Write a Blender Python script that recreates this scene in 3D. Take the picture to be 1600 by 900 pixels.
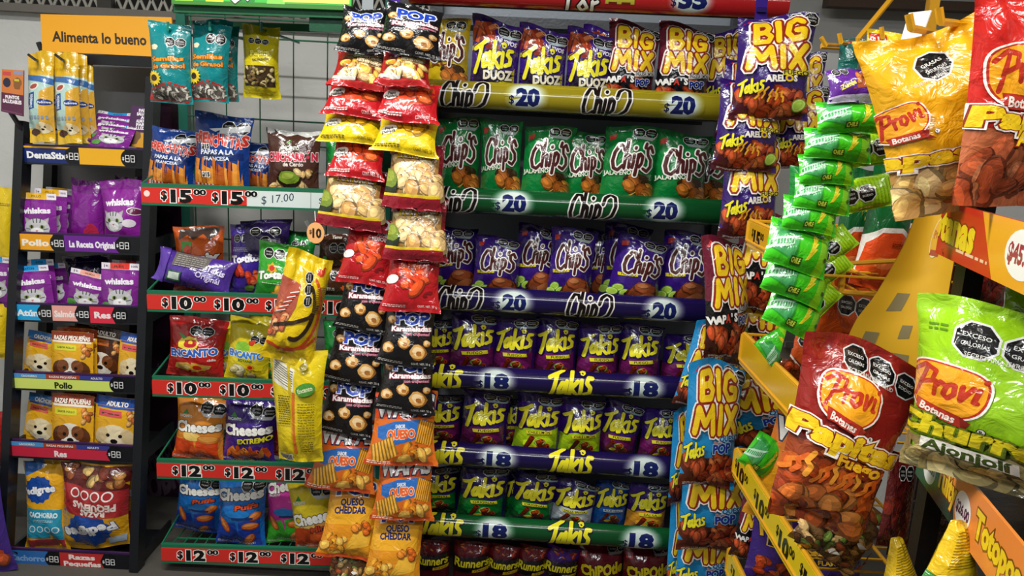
import bpy, math, random
import numpy as np
from mathutils import Vector, Matrix, noise
from mathutils.geometry import tessellate_polygon
R = math.radians
for o in list(bpy.data.objects): bpy.data.objects.remove(o)
scene = bpy.context.scene
COL = scene.collection
# ------------------------------------------------------------------ camera
F, CX, CY = 1250.0, 800.0, 450.0            # focal length in pixels of the 1600x900 frame
PITCH, ROLL, YAW = 11.75, 3.2, 0.3
CAM = Vector((0, 0, 1.5))
camd = bpy.data.cameras.new('camera'); camd.sensor_width = 36; camd.lens = 36*F/1600
camd.clip_start = .02
cam = bpy.data.objects.new('camera', camd); COL.objects.link(cam)
CR = Matrix.Rotation(R(YAW), 4, 'Z') @ Matrix.Rotation(R(90-PITCH), 4, 'X') @ Matrix.Rotation(R(ROLL), 4, 'Z')
cam.matrix_world = Matrix.Translation(CAM) @ CR
scene.camera = cam
CR3 = CR.to_3x3(); VIEW = CR3 @ Vector((0, 0, -1))
def at(px, py, y):
    """the point of the plane at distance y from the camera that the photograph shows at a pixel"""
    d = CR3 @ Vector(((px-CX)/F, -(py-CY)/F, -1))
    return CAM + d*(y/d.y)
def ppm(p): return F/((p-CAM).dot(VIEW))
# ------------------------------------------------------------------ light
vs = scene.view_settings
vs.view_transform = 'Standard'; vs.look = 'None'; vs.gamma = 1; vs.use_curve_mapping = False
vs.exposure = 0.0
scene.cycles.max_bounces = 5; scene.cycles.diffuse_bounces = 3; scene.cycles.glossy_bounces = 2
scene.cycles.use_denoising = True
w = bpy.data.worlds.new('world'); scene.world = w; w.use_nodes = True
w.node_tree.nodes['Background'].inputs[0].default_value = (.80, .88, 1, 1)
w.node_tree.nodes['Background'].inputs[1].default_value = .10
def tube_light(name, loc, power, col, sx=1.25, sy=.12, rot=(0, 0, 0)):
    l = bpy.data.lights.new(name, 'AREA'); l.shape = 'RECTANGLE'; l.size = sx; l.size_y = sy
    l.energy = power; l.color = col
    o = bpy.data.objects.new(name, l); COL.objects.link(o); o.location = loc; o.rotation_euler = [R(a) for a in rot]
    return o
tube_light('ceiling_tube_light', (-.95, 1.2, 2.72), 74, (1, .98, .93), rot=(-14, 0, 0))
tube_light('ceiling_tube_light', (.85, .55, 2.72), 26, (1, .95, .86), rot=(-12, 0, 0))
tube_light('ceiling_tube_light', (-.2, -.6, 2.72), 32, (.95, .98, 1), rot=(25, 0, 0))
# ------------------------------------------------------------------ materials
def lin(h):
    h = h.lstrip('#'); c = [int(h[i:i+2], 16)/255 for i in (0, 2, 4)]
    return [x/12.92 if x <= .04045 else ((x+.055)/1.055)**2.4 for x in c]
MATS = {}
KIND = {'foil': (.22, .0, .42, 24), 'card': (.55, 0, .0, 0), 'gloss': (.16, 0, .0, 0), 'paint': (.35, 0, .06, 60), 'steel': (.3, .8, 0, 0),
        'wall': (.85, 0, .25, 14), 'rubber': (.6, 0, 0, 0), 'film': (.14, 0, .6, 34)}
def M(hexc, kind='foil'):
    k = (hexc, kind)
    if k in MATS: return MATS[k]
    m = bpy.data.materials.new(kind+'_'+hexc.strip('#')); m.use_nodes = True
    nt = m.node_tree; b = nt.nodes['Principled BSDF']
    rough, metal, bump, sc = KIND[kind]
    c = lin(hexc)
    b.inputs['Base Color'].default_value = (*c, 1)
    b.inputs['Roughness'].default_value = rough; b.inputs['Metallic'].default_value = metal
    if kind in ('foil', 'film'):
        b.inputs['Coat Weight'].default_value = .5; b.inputs['Coat Roughness'].default_value = .07
    if bump:
        tc = nt.nodes.new('ShaderNodeTexCoord'); n = nt.nodes.new('ShaderNodeTexNoise'); bp = nt.nodes.new('ShaderNodeBump')
        n.inputs['Scale'].default_value = sc; n.inputs['Detail'].default_value = 3 if kind != 'wall' else 6
        n.inputs['Distortion'].default_value = 1.2
        bp.inputs['Strength'].default_value = bump; bp.inputs['Distance'].default_value = .012
        nt.links.new(tc.outputs['Object'], n.inputs['Vector']); nt.links.new(n.outputs[0], bp.inputs['Height'])
        nt.links.new(bp.outputs[0], b.inputs['Normal']); nt.links.new(bp.outputs[0], b.inputs['Coat Normal'])
    if kind == 'wall':
        r = nt.nodes.new('ShaderNodeMix'); r.data_type = 'RGBA'; n2 = nt.nodes.new('ShaderNodeTexNoise')
        n2.inputs['Scale'].default_value = 3; n2.inputs['Detail'].default_value = 5
        nt.links.new(tc.outputs['Object'], n2.inputs['Vector']); nt.links.new(n2.outputs[0], r.inputs[0])
        r.inputs[6].default_value = (*[x*.82 for x in c], 1); r.inputs[7].default_value = (*[min(1, x*1.15) for x in c], 1)
        nt.links.new(r.outputs[2], b.inputs['Base Color'])
    MATS[k] = m
    return m
# ------------------------------------------------------------------ objects
def link(o, parent=None):
    COL.objects.link(o)
    if parent: o.parent = parent
    return o
def empty(name, loc=(0, 0, 0), label=None, cat=None, group=None):
    o = bpy.data.objects.new(name, None); link(o); o.location = loc; o.empty_display_size = .05
    return tag(o, label, cat, group)
def tag(o, label=None, cat=None, group=None, kind=None):
    if label: o['label'] = label
    if cat: o['category'] = cat
    if group: o['group'] = group
    if kind: o['kind'] = kind
    return o
class MB:
    """collects shapes into one mesh"""
    def __init__(s): s.v = []; s.f = []; s.m = []; s.mats = []
    def mi(s, m):
        if m not in s.mats: s.mats.append(m)
        return s.mats.index(m)
    def add(s, vs, fs, m):
        b = len(s.v); s.v += [tuple(v) for v in vs]; i = s.mi(m)
        for f in fs: s.f.append([b+k for k in f]); s.m.append(i)
    def hexa(s, p, m):          # eight corners, bottom ring then top ring
        s.add(p, [(0, 3, 2, 1), (4, 5, 6, 7), (0, 1, 5, 4), (1, 2, 6, 5), (2, 3, 7, 6), (3, 0, 4, 7)], m)
    def box(s, lo, hi, m, mat=None):
        x0, y0, z0 = lo; x1, y1, z1 = hi
        p = [Vector(q) for q in ((x0, y0, z0), (x1, y0, z0), (x1, y1, z0), (x0, y1, z0), (x0, y0, z1), (x1, y0, z1), (x1, y1, z1), (x0, y1, z1))]
        if mat: p = [mat @ q for q in p]
        s.hexa(p, m)
    def bar(s, a, b, wx, wz, m):
        """a square bar from a to b"""
        a, b = Vector(a), Vector(b); d = (b-a).normalized()
        up = Vector((0, 0, 1)) if abs(d.z) < .9 else Vector((0, 1, 0))
        sx = d.cross(up).normalized()*wx/2; sz = sx.normalized().cross(d).normalized()*wz/2
        s.hexa([a-sx-sz, b-sx-sz, b+sx-sz, a+sx-sz, a-sx+sz, b-sx+sz, b+sx+sz, a+sx+sz], m)
    def tube(s, pts, r, m, n=7):
        pts = [Vector(p) for p in pts]; rings = []
        ref = Vector((.3, .5, .81))
        for i, p in enumerate(pts):
            d = (pts[min(i+1, len(pts)-1)]-pts[max(i-1, 0)]).normalized()
            x = d.cross(ref).normalized(); y = d.cross(x)
            rings.append([p+x*r*math.cos(2*math.pi*k/n)+y*r*math.sin(2*math.pi*k/n) for k in range(n)])
        vs = [q for g in rings for q in g]; fs = []
        for i in range(len(pts)-1):
            for k in range(n): fs.append((i*n+k, i*n+(k+1) % n, (i+1)*n+(k+1) % n, (i+1)*n+k))
        fs.append(tuple(range(n))[::-1]); fs.append(tuple(range((len(pts)-1)*n, len(pts)*n)))
        s.add(vs, fs, m)
    def build(s, name, parent=None, smooth=False, normals=None):
        me = bpy.data.meshes.new(name); me.from_pydata(s.v, [], s.f); me.polygons.foreach_set('material_index', s.m)
        for m in s.mats: me.materials.append(m)
        if smooth or normals is not None: me.polygons.foreach_set('use_smooth', [True]*len(s.f))
        me.update()
        if normals is not None: me.normals_split_custom_set_from_vertices(normals)
        o = bpy.data.objects.new(name, me)
        return link(o, parent)
# ------------------------------------------------------------------ printed artwork: flat shapes laid on a surface
TXT = {}
def text_tris(s, off):
    k = (s, off)
    if k not in TXT:
        cu = bpy.data.curves.new('t', 'FONT'); cu.body = s; cu.size = 1; cu.offset = off; cu.resolution_u = 2; cu.align_x = 'CENTER'
        o = bpy.data.objects.new('t', cu); COL.objects.link(o)
        dg = bpy.context.evaluated_depsgraph_get(); me = o.evaluated_get(dg).to_mesh(); me.calc_loop_triangles()
        v = [(p.co.x, p.co.y) for p in me.vertices]; t = [tuple(x.vertices) for x in me.loop_triangles]
        o.evaluated_get(dg).to_mesh_clear(); bpy.data.objects.remove(o); bpy.data.curves.remove(cu)
        TXT[k] = (v, t)
    return TXT[k]
class Art:
    def __init__(s, H=100): s.it = []; s.H = H; s.rng = random.Random(5)
    def tri(s, v, t, c, step=6e-5): s.it.append((v, t, c, step))
    def poly(s, p, c):
        t = tessellate_polygon([[Vector((x, y, 0)) for x, y in p]])
        s.tri(p, [tuple(q) for q in t], c)
    def rect(s, x0, y0, x1, y1, c): s.tri([(x0, y0), (x1, y0), (x1, y1), (x0, y1)], [(0, 1, 2), (0, 2, 3)], c)
    def ell(s, cx, cy, rx, ry, c, rot=0, n=18, jag=0, spikes=0):
        cs, sn = math.cos(R(rot)), math.sin(R(rot)); p = [(cx, cy)]
        for i in range(n):
            a = 2*math.pi*i/n; k = 1+(s.rng.uniform(-jag, jag) if jag else 0)
            if spikes: k = 1+spikes*(1 if i % 2 else -1)
            x, y = rx*k*math.cos(a), ry*k*math.sin(a); p.append((cx+x*cs-y*sn, cy+x*sn+y*cs))
        s.tri(p, [(0, 1+i, 1+(i+1) % n) for i in range(n)], c)
    def text(s, t, cx, cy, h, c, b=.0, rot=0, sh=0, w=None, out=()):
        v0, _ = text_tris(t, 0)
        if not v0: return
        xs = [p[0] for p in v0]; x0, x1 = min(xs), max(xs); mx = (x0+x1)/2
        sy = h/.70; sx = sy if w is None else w/max(x1-x0, .01)
        cs, sn = math.cos(R(rot)), math.sin(R(rot))
        for off, col in list(out)[::-1]+[(b, c)]:
            v, tr = text_tris(t, off); q = []
            for x, y in v:
                y -= .35; x = (x-mx)*sx+y*sy*sh; y *= sy
                q.append((cx+x*cs-y*sn, cy+x*sn+y*cs))
            s.tri(q, tr, col)
    def strokes(s, lines, cx, cy, sc, wd, c, rot=0, out=(), sx=1.0, ox=.9, oy=.45, sh=0):
        cs, sn = math.cos(R(rot)), math.sin(R(rot))
        def T(p):
            x, y = ((p[0]-ox)*sx+(p[1]-oy)*sh)*sc, (p[1]-oy)*sc
            return (cx+x*cs-y*sn, cy+x*sn+y*cs)
        for ex, col in list(out)[::-1]+[(0, c)]:
            h = (wd/2+ex)*sc; st = 6e-5
            for l in lines:
                q = [T(p) for p in l]
                for i in range(len(q)-1):
                    (ax, ay), (bx, by) = q[i], q[i+1]; L = math.hypot(bx-ax, by-ay) or 1
                    nx, ny = -(by-ay)/L*h, (bx-ax)/L*h
                    s.tri([(ax+nx, ay+ny), (ax-nx, ay-ny), (bx-nx, by-ny), (bx+nx, by+ny)], [(0, 1, 2), (0, 2, 3)], col, st); st = 8e-6
                for j, (ax, ay) in enumerate(q):
                    if j in (0, len(q)-1) and ex == 0 and len(q) > 2: n = 6
                    else: n = 8
                    s.tri([(ax+h*math.cos(2*math.pi*k/n), ay+h*math.sin(2*math.pi*k/n)) for k in range(n)], [(0, k, k+1) for k in range(1, n-1)], col, st); st = 8e-6
    def pile(s, x0, y0, x1, y1, n, cols, r=8, seed=1, flat=.7, dark='#3a1408'):
        g = random.Random(seed)
        for i in range(n):
            x, y = g.uniform(x0, x1), y1+(y0-y1)*(i+g.random())/n; a = g.uniform(0, 180); k = g.uniform(.75, 1.25)*r
            c = cols[i % len(cols)]
            s.rng = g; n_ = 11 if r < 12 else 16; jg = .16 if r < 12 else .08
            s.ell(x, y, k, k*flat, shade(c, .62), a, n_, jg); s.ell(x-.08*k, y+.1*k, k*.84, k*flat*.84, c, a, n_, jg)
            s.ell(x-.2*k, y+.22*k, k*.45, k*flat*.35, shade(c, 1.22), a, n_-2, jg)
    def octs(s, x, y, r, n=2, words=('EXCESO CALORÍAS', 'EXCESO SODIO', 'EXCESO GRASAS'), rot=0, gap=2.0, mini=True):
        cs, sn = math.cos(R(rot)), math.sin(R(rot))
        for i in range(n):
            cx, cy = x+cs*i*r*gap, y+sn*i*r*gap
            s.ell(cx, cy, r*1.12, r*1.12, '#dcdcd8', 22.5+rot, 8); s.ell(cx, cy, r, r, '#0c0c0e', 22.5+rot, 8)
            if mini:
                for k, wd in enumerate(words[i % 3].split()): s.text(wd, cx+sn*(k-.5)*r*.5, cy-cs*(k-.5)*r*.5, r*.24, '#d8d8d4', .01, rot, w=r*1.25)
def shade(h, k):
    h = h.lstrip('#'); return '#'+''.join('%02x' % max(0, min(255, int(int(h[i:i+2], 16)*k))) for i in (0, 2, 4))
def clip_half(p, ax, val, ge):
    """keep the part of polygon p with coordinate ax (2: the sum) >= or <= val"""
    out = []; n = len(p)
    def f(q):
        c = q[0]+q[1] if ax == 2 else q[ax]
        return c-val if ge else val-c
    d = [f(q) for q in p]
    for i in range(n):
        a, b, da, db = p[i], p[(i+1) % n], d[i], d[(i+1) % n]
        if da >= 0: out.append(a)
        if (da > 1e-9 and db < -1e-9) or (da < -1e-9 and db > 1e-9):
            t = da/(da-db); out.append((a[0]+(b[0]-a[0])*t, a[1]+(b[1]-a[1])*t))
    return out
def lay(art, P, N, ext, emit, layer=6e-5, base=3e-4):
    """cut the artwork along the cells of grid P (nx+1, ny+1, 3) with normals N; ext = x0, x1, y0, y1 of the artwork's frame;
    emit(cell row, points, normals, colour) takes each piece"""
    nx, ny = P.shape[0]-1, P.shape[1]-1; x0, x1, y0, y1 = ext; kx, ky = nx/(x1-x0), ny/(y1-y0)
    Pl = P.tolist(); Nl = N.tolist()
    off = base
    for V, T, c, step in art.it:
        off += step*layer/6e-5
        G = [((x-x0)*kx, (y-y0)*ky) for x, y in V]
        for t in T:
            p = [G[k] for k in t]
            xs = [q[0] for q in p]; ys = [q[1] for q in p]
            if max(xs) <= 0 or min(xs) >= nx or max(ys) <= 0 or min(ys) >= ny: continue
            a0, a1 = max(0, int(math.floor(min(xs)))), min(nx-1, int(math.floor(max(xs)-1e-9)))
            b0, b1 = max(0, int(math.floor(min(ys)))), min(ny-1, int(math.floor(max(ys)-1e-9)))
            for i in range(a0, a1+1):
                q = p
                if min(xs) < i: q = clip_half(q, 0, i, True)
                if max(xs) > i+1: q = clip_half(q, 0, i+1, False)
                if len(q) < 3: continue
                for j in range(b0, b1+1):
                    r = q
                    if min(ys) < j: r = clip_half(r, 1, j, True)
                    if max(ys) > j+1 and len(r) > 2: r = clip_half(r, 1, j+1, False)
                    if len(r) < 3: continue
                    ss = [u[0]+u[1] for u in r]
                    for up in (False, True):
                        e = r
                        if up:
                            if max(ss) <= i+j+1+1e-9: continue
                            if min(ss) < i+j+1: e = clip_half(r, 2, i+j+1, True)
                        else:
                            if min(ss) >= i+j+1-1e-9: continue
                            if max(ss) > i+j+1: e = clip_half(r, 2, i+j+1, False)
                        if len(e) < 3: continue
                        if not up: A, B, C = (i, j), (i+1, j), (i, j+1)
                        else: A, B, C = (i+1, j+1), (i, j+1), (i+1, j)
                        pa, pb, pc = Pl[A[0]][A[1]], Pl[B[0]][B[1]], Pl[C[0]][C[1]]
                        na, nb, nc = Nl[A[0]][A[1]], Nl[B[0]][B[1]], Nl[C[0]][C[1]]
                        pts = []; nrm = []
                        for u, v in e:
                            s_, t_ = (u-i, v-j) if not up else (i+1-u, j+1-v)
                            w0 = 1-s_-t_
                            n = [w0*na[k]+s_*nb[k]+t_*nc[k] for k in range(3)]
                            pts.append([w0*pa[k]+s_*pb[k]+t_*pc[k]+n[k]*off for k in range(3)]); nrm.append(n)
                        # counter-clockwise as seen from the front
                        ar = sum(e[k][0]*e[(k+1) % len(e)][1]-e[(k+1) % len(e)][0]*e[k][1] for k in range(len(e)))
                        if abs(ar) < 1e-7: continue
                        if ar < 0: pts.reverse(); nrm.reverse()
                        emit(j, pts, nrm, c)
def grid_normals(P):
    du = np.gradient(P, axis=0); dv = np.gradient(P, axis=1); n = np.cross(du, dv)
    return n/np.maximum(np.linalg.norm(n, axis=2, keepdims=True), 1e-12)
class SB(MB):
    """a mesh with its own normals"""
    def __init__(s): super().__init__(); s.n = []
    def addn(s, vs, ns, fs, m): s.add(vs, fs, m); s.n += ns
    def done(s, name, parent=None): return s.build(name, parent, normals=s.n)
    def grid(s, P, N, m, flip=False, colf=None):
        nx, ny = P.shape[0]-1, P.shape[1]-1
        vs = P.reshape(-1, 3).tolist(); ns = N.reshape(-1, 3).tolist(); b = len(s.v); s.v += [tuple(v) for v in vs]; s.n += ns
        for i in range(nx):
            for j in range(ny):
                a, bb, c, d = i*(ny+1)+j, (i+1)*(ny+1)+j, (i+1)*(ny+1)+j+1, i*(ny+1)+j+1
                k = s.mi(colf(i, j) if colf else m)
                for f in ((a, bb, d), (bb, c, d)):
                    s.f.append([b+q for q in (f[::-1] if flip else f)]); s.m.append(k)
def flat_card(name, P4, art, H, parent=None, kind='card', base='#ffffff', thick=.003, nx=6, ny=4, bend=None, back=None, wide=100):
    """a thin sheet between four corners (bottom-left, bottom-right, top-right, top-left) printed with art; bend(u, v) pushes it forward"""
    a, b, c, d = [np.array(p) for p in P4]
    P = np.zeros((nx+1, ny+1, 3)); fn = np.cross(b-a, d-a); fn /= np.linalg.norm(fn)
    for i in range(nx+1):
        for j in range(ny+1):
            u, v = i/nx, j/ny; p = (a*(1-u)+b*u)*(1-v)+(d*(1-u)+c*u)*v
            if bend: p = p+fn*bend(u, v)
            P[i, j] = p
    N = grid_normals(P); s = SB(); m = M(base, kind)
    s.grid(P, N, m); Q = P-N*thick; s.grid(Q, -N, M(back or base, kind), True)
    for (i0, j0, i1, j1) in [(i, 0, i+1, 0) for i in range(nx)]+[(nx, j, nx, j+1) for j in range(ny)]+[(i+1, ny, i, ny) for i in range(nx)]+[(0, j+1, 0, j) for j in range(ny)]:
        q = [Q[i0, j0], Q[i1, j1], P[i1, j1], P[i0, j0]]; n = np.cross(q[1]-q[0], q[3]-q[0]); n = (n/max(np.linalg.norm(n), 1e-9)).tolist()
        s.addn([t.tolist() for t in q], [n]*4, [(0, 1, 2, 3)], M(back or base, kind))
    if art: lay(art, P, N, (-wide/2, wide/2, 0, H), lambda j, p, n, c: s.addn(p, n, [tuple(range(len(p)))], M(c, kind)))
    return s.done(name, parent)
# ------------------------------------------------------------------ bags
class Kind:
    def __init__(s, name, W, H, base, artf, T=.035, seal=.06, pinch=.10, wrinkle=1.0, kind='foil', seed=1, nx=14, ny=20, lump=0, back=None, twist=0, topw=1.0, botw=1.0, flop=0.0, rag=0.4):
        s.__dict__.update(locals()); s.meshes = {}
    def meshes_for(s, var=0):
        if var in s.meshes: return s.meshes[var]
        W, H, T = s.W, s.H, s.T; nx, ny = s.nx, s.ny; rr = random.Random(s.seed*17+var*5+3)
        ph = [rr.uniform(0, 6.28) for _ in range(8)]; off = Vector((rr.uniform(0, 50), rr.uniform(0, 50), rr.uniform(0, 50)))
        js = max(1, round(s.seal*ny)) if s.seal > 0 else 0
        Pf = np.zeros((nx+1, ny+1, 3)); Pb = np.zeros_like(Pf)
        for i in range(nx+1):
            for j in range(ny+1):
                u = 2*i/nx-1; v = j/ny; sl = js/ny
                vv = min(max((v-sl)/(1-2*sl), 0), 1)
                e = max(0, math.sin(math.pi*vv**.85))**.6
                prof = max(0, 1-abs(u)**2.3)**.66
                th = T*e*prof
                wid = W/2*u*(1-s.pinch*e)*(s.botw+(s.topw-s.botw)*v)
                x = wid; z = H*v
                # ragged ends, creases that run from the seals, dents
                z += s.rag*.012*H/.2*math.sin(2.1*u+ph[0])*(1 if v > .5 else .4)*abs(v-.5)*2
                dt = min(v, 1-v); cr = math.exp(-max(0, dt-sl)*9)*(1-math.exp(-dt*30))
                wr = s.wrinkle*(.0045*cr*math.sin(9*u+ph[1]+3*v)+.003*cr*math.sin(15*u+ph[2]-4*v))
                dn = s.wrinkle*.011*(noise.noise(Vector((x*14, z*11, 0))+off))*min(1, e*1.6)*min(1, 3*(1-abs(u)))
                dn += s.wrinkle*.006*(abs(noise.noise(Vector((x*30+z*12, z*22-x*9, 4))+off))-.2)*min(1, e*2)*min(1, 3*(1-abs(u)))
                sw = .006*s.wrinkle*math.sin(3.3*u+ph[3])*(1-e)           # the flat seals wave
                if s.lump: dn += s.lump*abs(noise.noise(Vector((x*45, z*45, 9))+off))*e*prof
                fl = s.flop*max(0, v-.82)**1.2*3*H
                k2 = min(1, e*2.5); f = -(th+wr*prof+dn)-sw; bk = .75*th-sw+.0012-wr*prof*(1-k2)
                a = R(s.twist)*(v-.5); cs, sn = math.cos(a), math.sin(a)
                Pf[i, j] = (x*cs-f*sn, x*sn+f*cs-fl, z-fl*.4); Pb[i, j] = (x*cs-bk*sn, x*sn+bk*cs-fl, z-fl*.4)
        for j in range(ny+1):       # the sides meet
            for i in (0, nx):
                mid = (Pf[i, j]+Pb[i, j])/2; Pf[i, j] = mid; Pb[i, j] = mid
        Nf = grid_normals(Pf); Nb = -grid_normals(Pb)
        H100 = 100*H/W; art = Art(H100); s.artf(art, H100)
        parts = {'bottom_seal': (0, js), 'pouch': (js, ny-js), 'top_seal': (ny-js, ny)}
        sb = {k: SB() for k in parts}
        row = {}
        for k, (a, b) in parts.items():
            for j in range(a, b): row[j] = sb[k]
            if b > a:
                sb[k].grid(Pf[:, a:b+1], Nf[:, a:b+1], M(s.base, s.kind)); sb[k].grid(Pb[:, a:b+1], Nb[:, a:b+1], M(s.back or s.base, s.kind), True)
        lay(art, Pf, Nf, (-50, 50, 0, H100), lambda j, p, n, c: row[j].addn(p, n, [tuple(range(len(p)))], M(c, s.kind)))
        out = []
        for k, b in sb.items():
            if b.v:
                o = b.done(k); out.append((k, o.data)); bpy.data.objects.remove(o)
        s.meshes[var] = out
        return out
def put(k, loc, rot, sx, sz, label, name, cat, group=None, var=0, sy=None):
    e = empty(name, loc, label, cat, group); e.rotation_euler = rot.to_euler(); e.scale = (sx, sy or sx, sz)
    for n, me in k.meshes_for(var): link(bpy.data.objects.new(n, me), e)
    return e
def rotm(roll=0, tilt=0, yaw=0):
    """roll turns clockwise in the picture, tilt leans the top away, yaw turns the front"""
    return Matrix.Rotation(R(yaw), 3, 'Z') @ Matrix.Rotation(R(roll), 3, 'Y') @ Matrix.Rotation(R(-tilt), 3, 'X')
def place(k, x0, y0, x1, y1, d, label, name='chip_bag', cat='bag of chips', group=None, roll=0, tilt=0, yaw=0, var=0, T=1.0):
    c = at((x0+x1)/2, (y0+y1)/2, d); s = ppm(c); rot = rotm(roll, tilt, yaw)
    sx = (x1-x0)/s/k.W/max(.5, math.cos(R(yaw))); sz = (y1-y0)/s/k.H
    return put(k, c-rot @ Vector((0, 0, k.H*sz/2)), rot, sx, sz, label, name, cat, group, var, sx*T)
class Rail:
    """a shelf front between two picture points at a distance; bags stand on its tray"""
    def __init__(s, x0, y0, x1, y1, d, d1=None):
        s.a = at(x0, y0, d); s.b = at(x1, y1, d1 or d); s.d = d; s.above = None; s.cap = .054; s.dir = (s.b-s.a).normalized()
        s.ang = -math.degrees(math.atan2(s.b.z-s.a.z, s.b.x-s.a.x))
    def z(s, x): return s.a.z+(s.b.z-s.a.z)*(x-s.a.x)/(s.b.x-s.a.x)
    def on(s, k, x0, x1, ytop, label, dd=.075, drop=.028, name='chip_bag', cat='bag of chips', group=None, roll=0, tilt=4, yaw=0, var=0, T=1.0):
        y = s.d+dd; top = at((x0+x1)/2, ytop, y); zb = s.z(top.x)-drop; zt = top.z if not s.above else min(top.z, s.above.z(top.x)-s.cap); h = zt-zb; sc = ppm(top)
        sx = (x1-x0)/sc/k.W; lift = abs(math.sin(R(roll)))*sx*k.W*.45; zb += lift; h -= lift; sz = h/k.H; rot = rotm(s.ang+roll, tilt, yaw)
        base = Vector((top.x, y, zb)); base.x -= math.sin(R(s.ang+roll))*h*.5
        return put(k, base, rot, sx, sz, label, name, cat, group, var, sx*T)
# ------------------------------------------------------------------ drawn lettering
TAK = [[(-.05, .76), (.24, .88), (.52, 1.04)], [(.27, .88), (.15, .35), (.0, -.14)], [(.62, .52), (.48, .54), (.36, .32), (.38, .06), (.50, .08), (.62, .42)], [(.68, .60), (.64, .2), (.72, -.02)],
       [(.90, 1.0), (.82, .0)], [(1.14, .58), (.88, .33), (1.14, .0)], [(1.30, .6), (1.27, .04)], [(1.74, .66), (1.58, .68), (1.52, .5), (1.68, .34), (1.66, .12), (1.44, .06)]]
def takis(a, x, y, sc, rot=7, c='#f0e628', dk='#241048', spiral=True):
    L = list(TAK)
    if spiral: L = L+[[(1.33+.13*(.35+.65*k/9)*math.cos(k*1.0), .88+.13*(.35+.65*k/9)*math.sin(k*1.0)) for k in range(10)]]
    a.strokes(L[:8], x, y, sc, .16, c, rot, [(.04, dk)], .92, .88, .4, .10)
    if spiral: a.strokes(L[8:], x, y, sc, .05, c, rot, [(.035, dk)], .92, .88, .4, .10)
CHI = [[(.50, .74), (.44, .96), (.26, .98), (.08, .68), (.02, .32), (.10, .04), (.28, -.04), (.48, .14)], [(.64, 1.14), (.57, .5), (.55, .02)], [(.56, .34), (.66, .56), (.76, .5), (.77, .04)],
       [(.95, .54), (.92, .04)], [(.98, .80), (.99, .84)], [(1.14, .56), (1.09, -.26)], [(1.13, .40), (1.22, .58), (1.34, .48), (1.33, .2), (1.22, .06), (1.09, .14)]]
CHS = [[(1.82, .66), (1.70, .88), (1.54, .78), (1.58, .54), (1.76, .34), (1.78, .08), (1.62, -.10), (1.42, .0)]]
def chips_logo(a, x, y, sc, rot=4, fill='#4a1c1c', out='#f4f0ea', apos=True, rail=False):
    L = CHI+CHS+([[(1.46, .98), (1.42, .82)]] if apos else [])
    if rail: L = CHI+[[(1.44, .60), (1.52, .84), (1.74, 1.0), (1.96, .86), (2.02, .52), (1.90, .18), (1.64, -.04), (1.36, -.06)]]
    a.strokes(L, x, y, sc, .125, fill, rot, [(.05, out)], .84, .92, .45, .12)
def fat(a, t, x, y, h, c='#f6d51e', w=None, rot=0, b=.045, o1=None, o2=None, sh=0, d1=.085, d2=.13):
    out = ([(d1, o1)] if o1 else [])+([(d2, o2)] if o2 else [])
    a.text(t, x, y, h, c, b, rot, sh, w, out)
BIGS = [[[(.06, .04), (.04, .98)], [(.04, .98), (.40, 1.0), (.54, .78), (.38, .54), (.06, .52)], [(.38, .54), (.62, .30), (.48, .02), (.06, .04)]], [[(.95, .02), (.93, .98)]],
        [[(1.84, .84), (1.62, 1.0), (1.34, .80), (1.28, .34), (1.50, .02), (1.84, .12), (1.88, .46), (1.62, .44)]]]
MIXS = [[[(0, .0), (.12, .98), (.44, .36), (.76, .98), (.90, .0)]], [[(1.24, .0), (1.24, .98)]], [[(1.58, .98), (2.12, .0)], [(2.12, .98), (1.58, .0)]]]
def bigmix_logo(a, y, k=1.0, x=0):
    L1 = [l for g in BIGS for l in g]; L2 = [l for g in MIXS for l in g]
    for ex, cc in ((.17, '#f2efe6'), (.095, '#8e2616'), (.0, '#f2c91e')):
        a.strokes(L1, x+1, y+21*k, 29*k, .265+2*ex, cc, 4, ox=.95, oy=.5, sx=1.16, sh=.06); a.strokes(L2, x, y-17*k, 30*k, .265+2*ex, cc, 4, ox=1.06, oy=.5, sx=1.12, sh=.06)
def pop_logo(a, x, y, h, w, rot=0, c='#17308f', o='#f4f4f4'):
    a.text('POP', x, y, h, c, .05, rot, 0, w, [(.11, o)])
def poly_bump(a, y, c, amp=5, seed=1, n=14):
    g = random.Random(seed); p = [(-50, -5)]+[(-50+100*i/n, y+g.uniform(-amp, amp)) for i in range(n+1)]+[(50, -5)]
    p = [(-50, -5), (50, -5)]+p[1:-1][::-1]; a.poly(p, c)
def lines(a, x0, x1, y, n, c='#e8e4da', h=1.6, gap=3.2, seed=2):
    g = random.Random(seed)
    for i in range(n):
        x = x0
        while x < x1:
            w = g.uniform(2, 6); a.rect(x, y-i*gap, min(x1, x+w), y-i*gap+h, c); x += w+1.2
def rolls(a, cx, cy, n, k, cols=('#8e3416', '#a8481c', '#6e2410'), seed=3):
    g = random.Random(seed)
    for i in range(n):
        ang = g.choice((-35, 40, 20, -60, 70)); x, y = cx+g.uniform(-24, 24), cy+g.uniform(-9, 9); c = cols[i % len(cols)]
        ca, sa = math.cos(R(ang)), math.sin(R(ang)); L, w = 17*k, 4.6*k
        P = lambda u, v: (x+u*ca-v*sa, y+u*sa+v*ca)
        a.poly([P(-L, -w), P(L, -w*1.3), P(L, w*1.3), P(-L, w)], shade(c, .7)); a.poly([P(-L, -w*.5), P(L, -w*.6), P(L, w*1.2), P(-L, w*.9)], c)
        a.ell(*P(L, 0), w*.8, w*1.35, shade(c, 1.5), ang, 10); a.ell(*P(L, 0), w*.4, w*.8, shade(c, .5), ang, 8)
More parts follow.
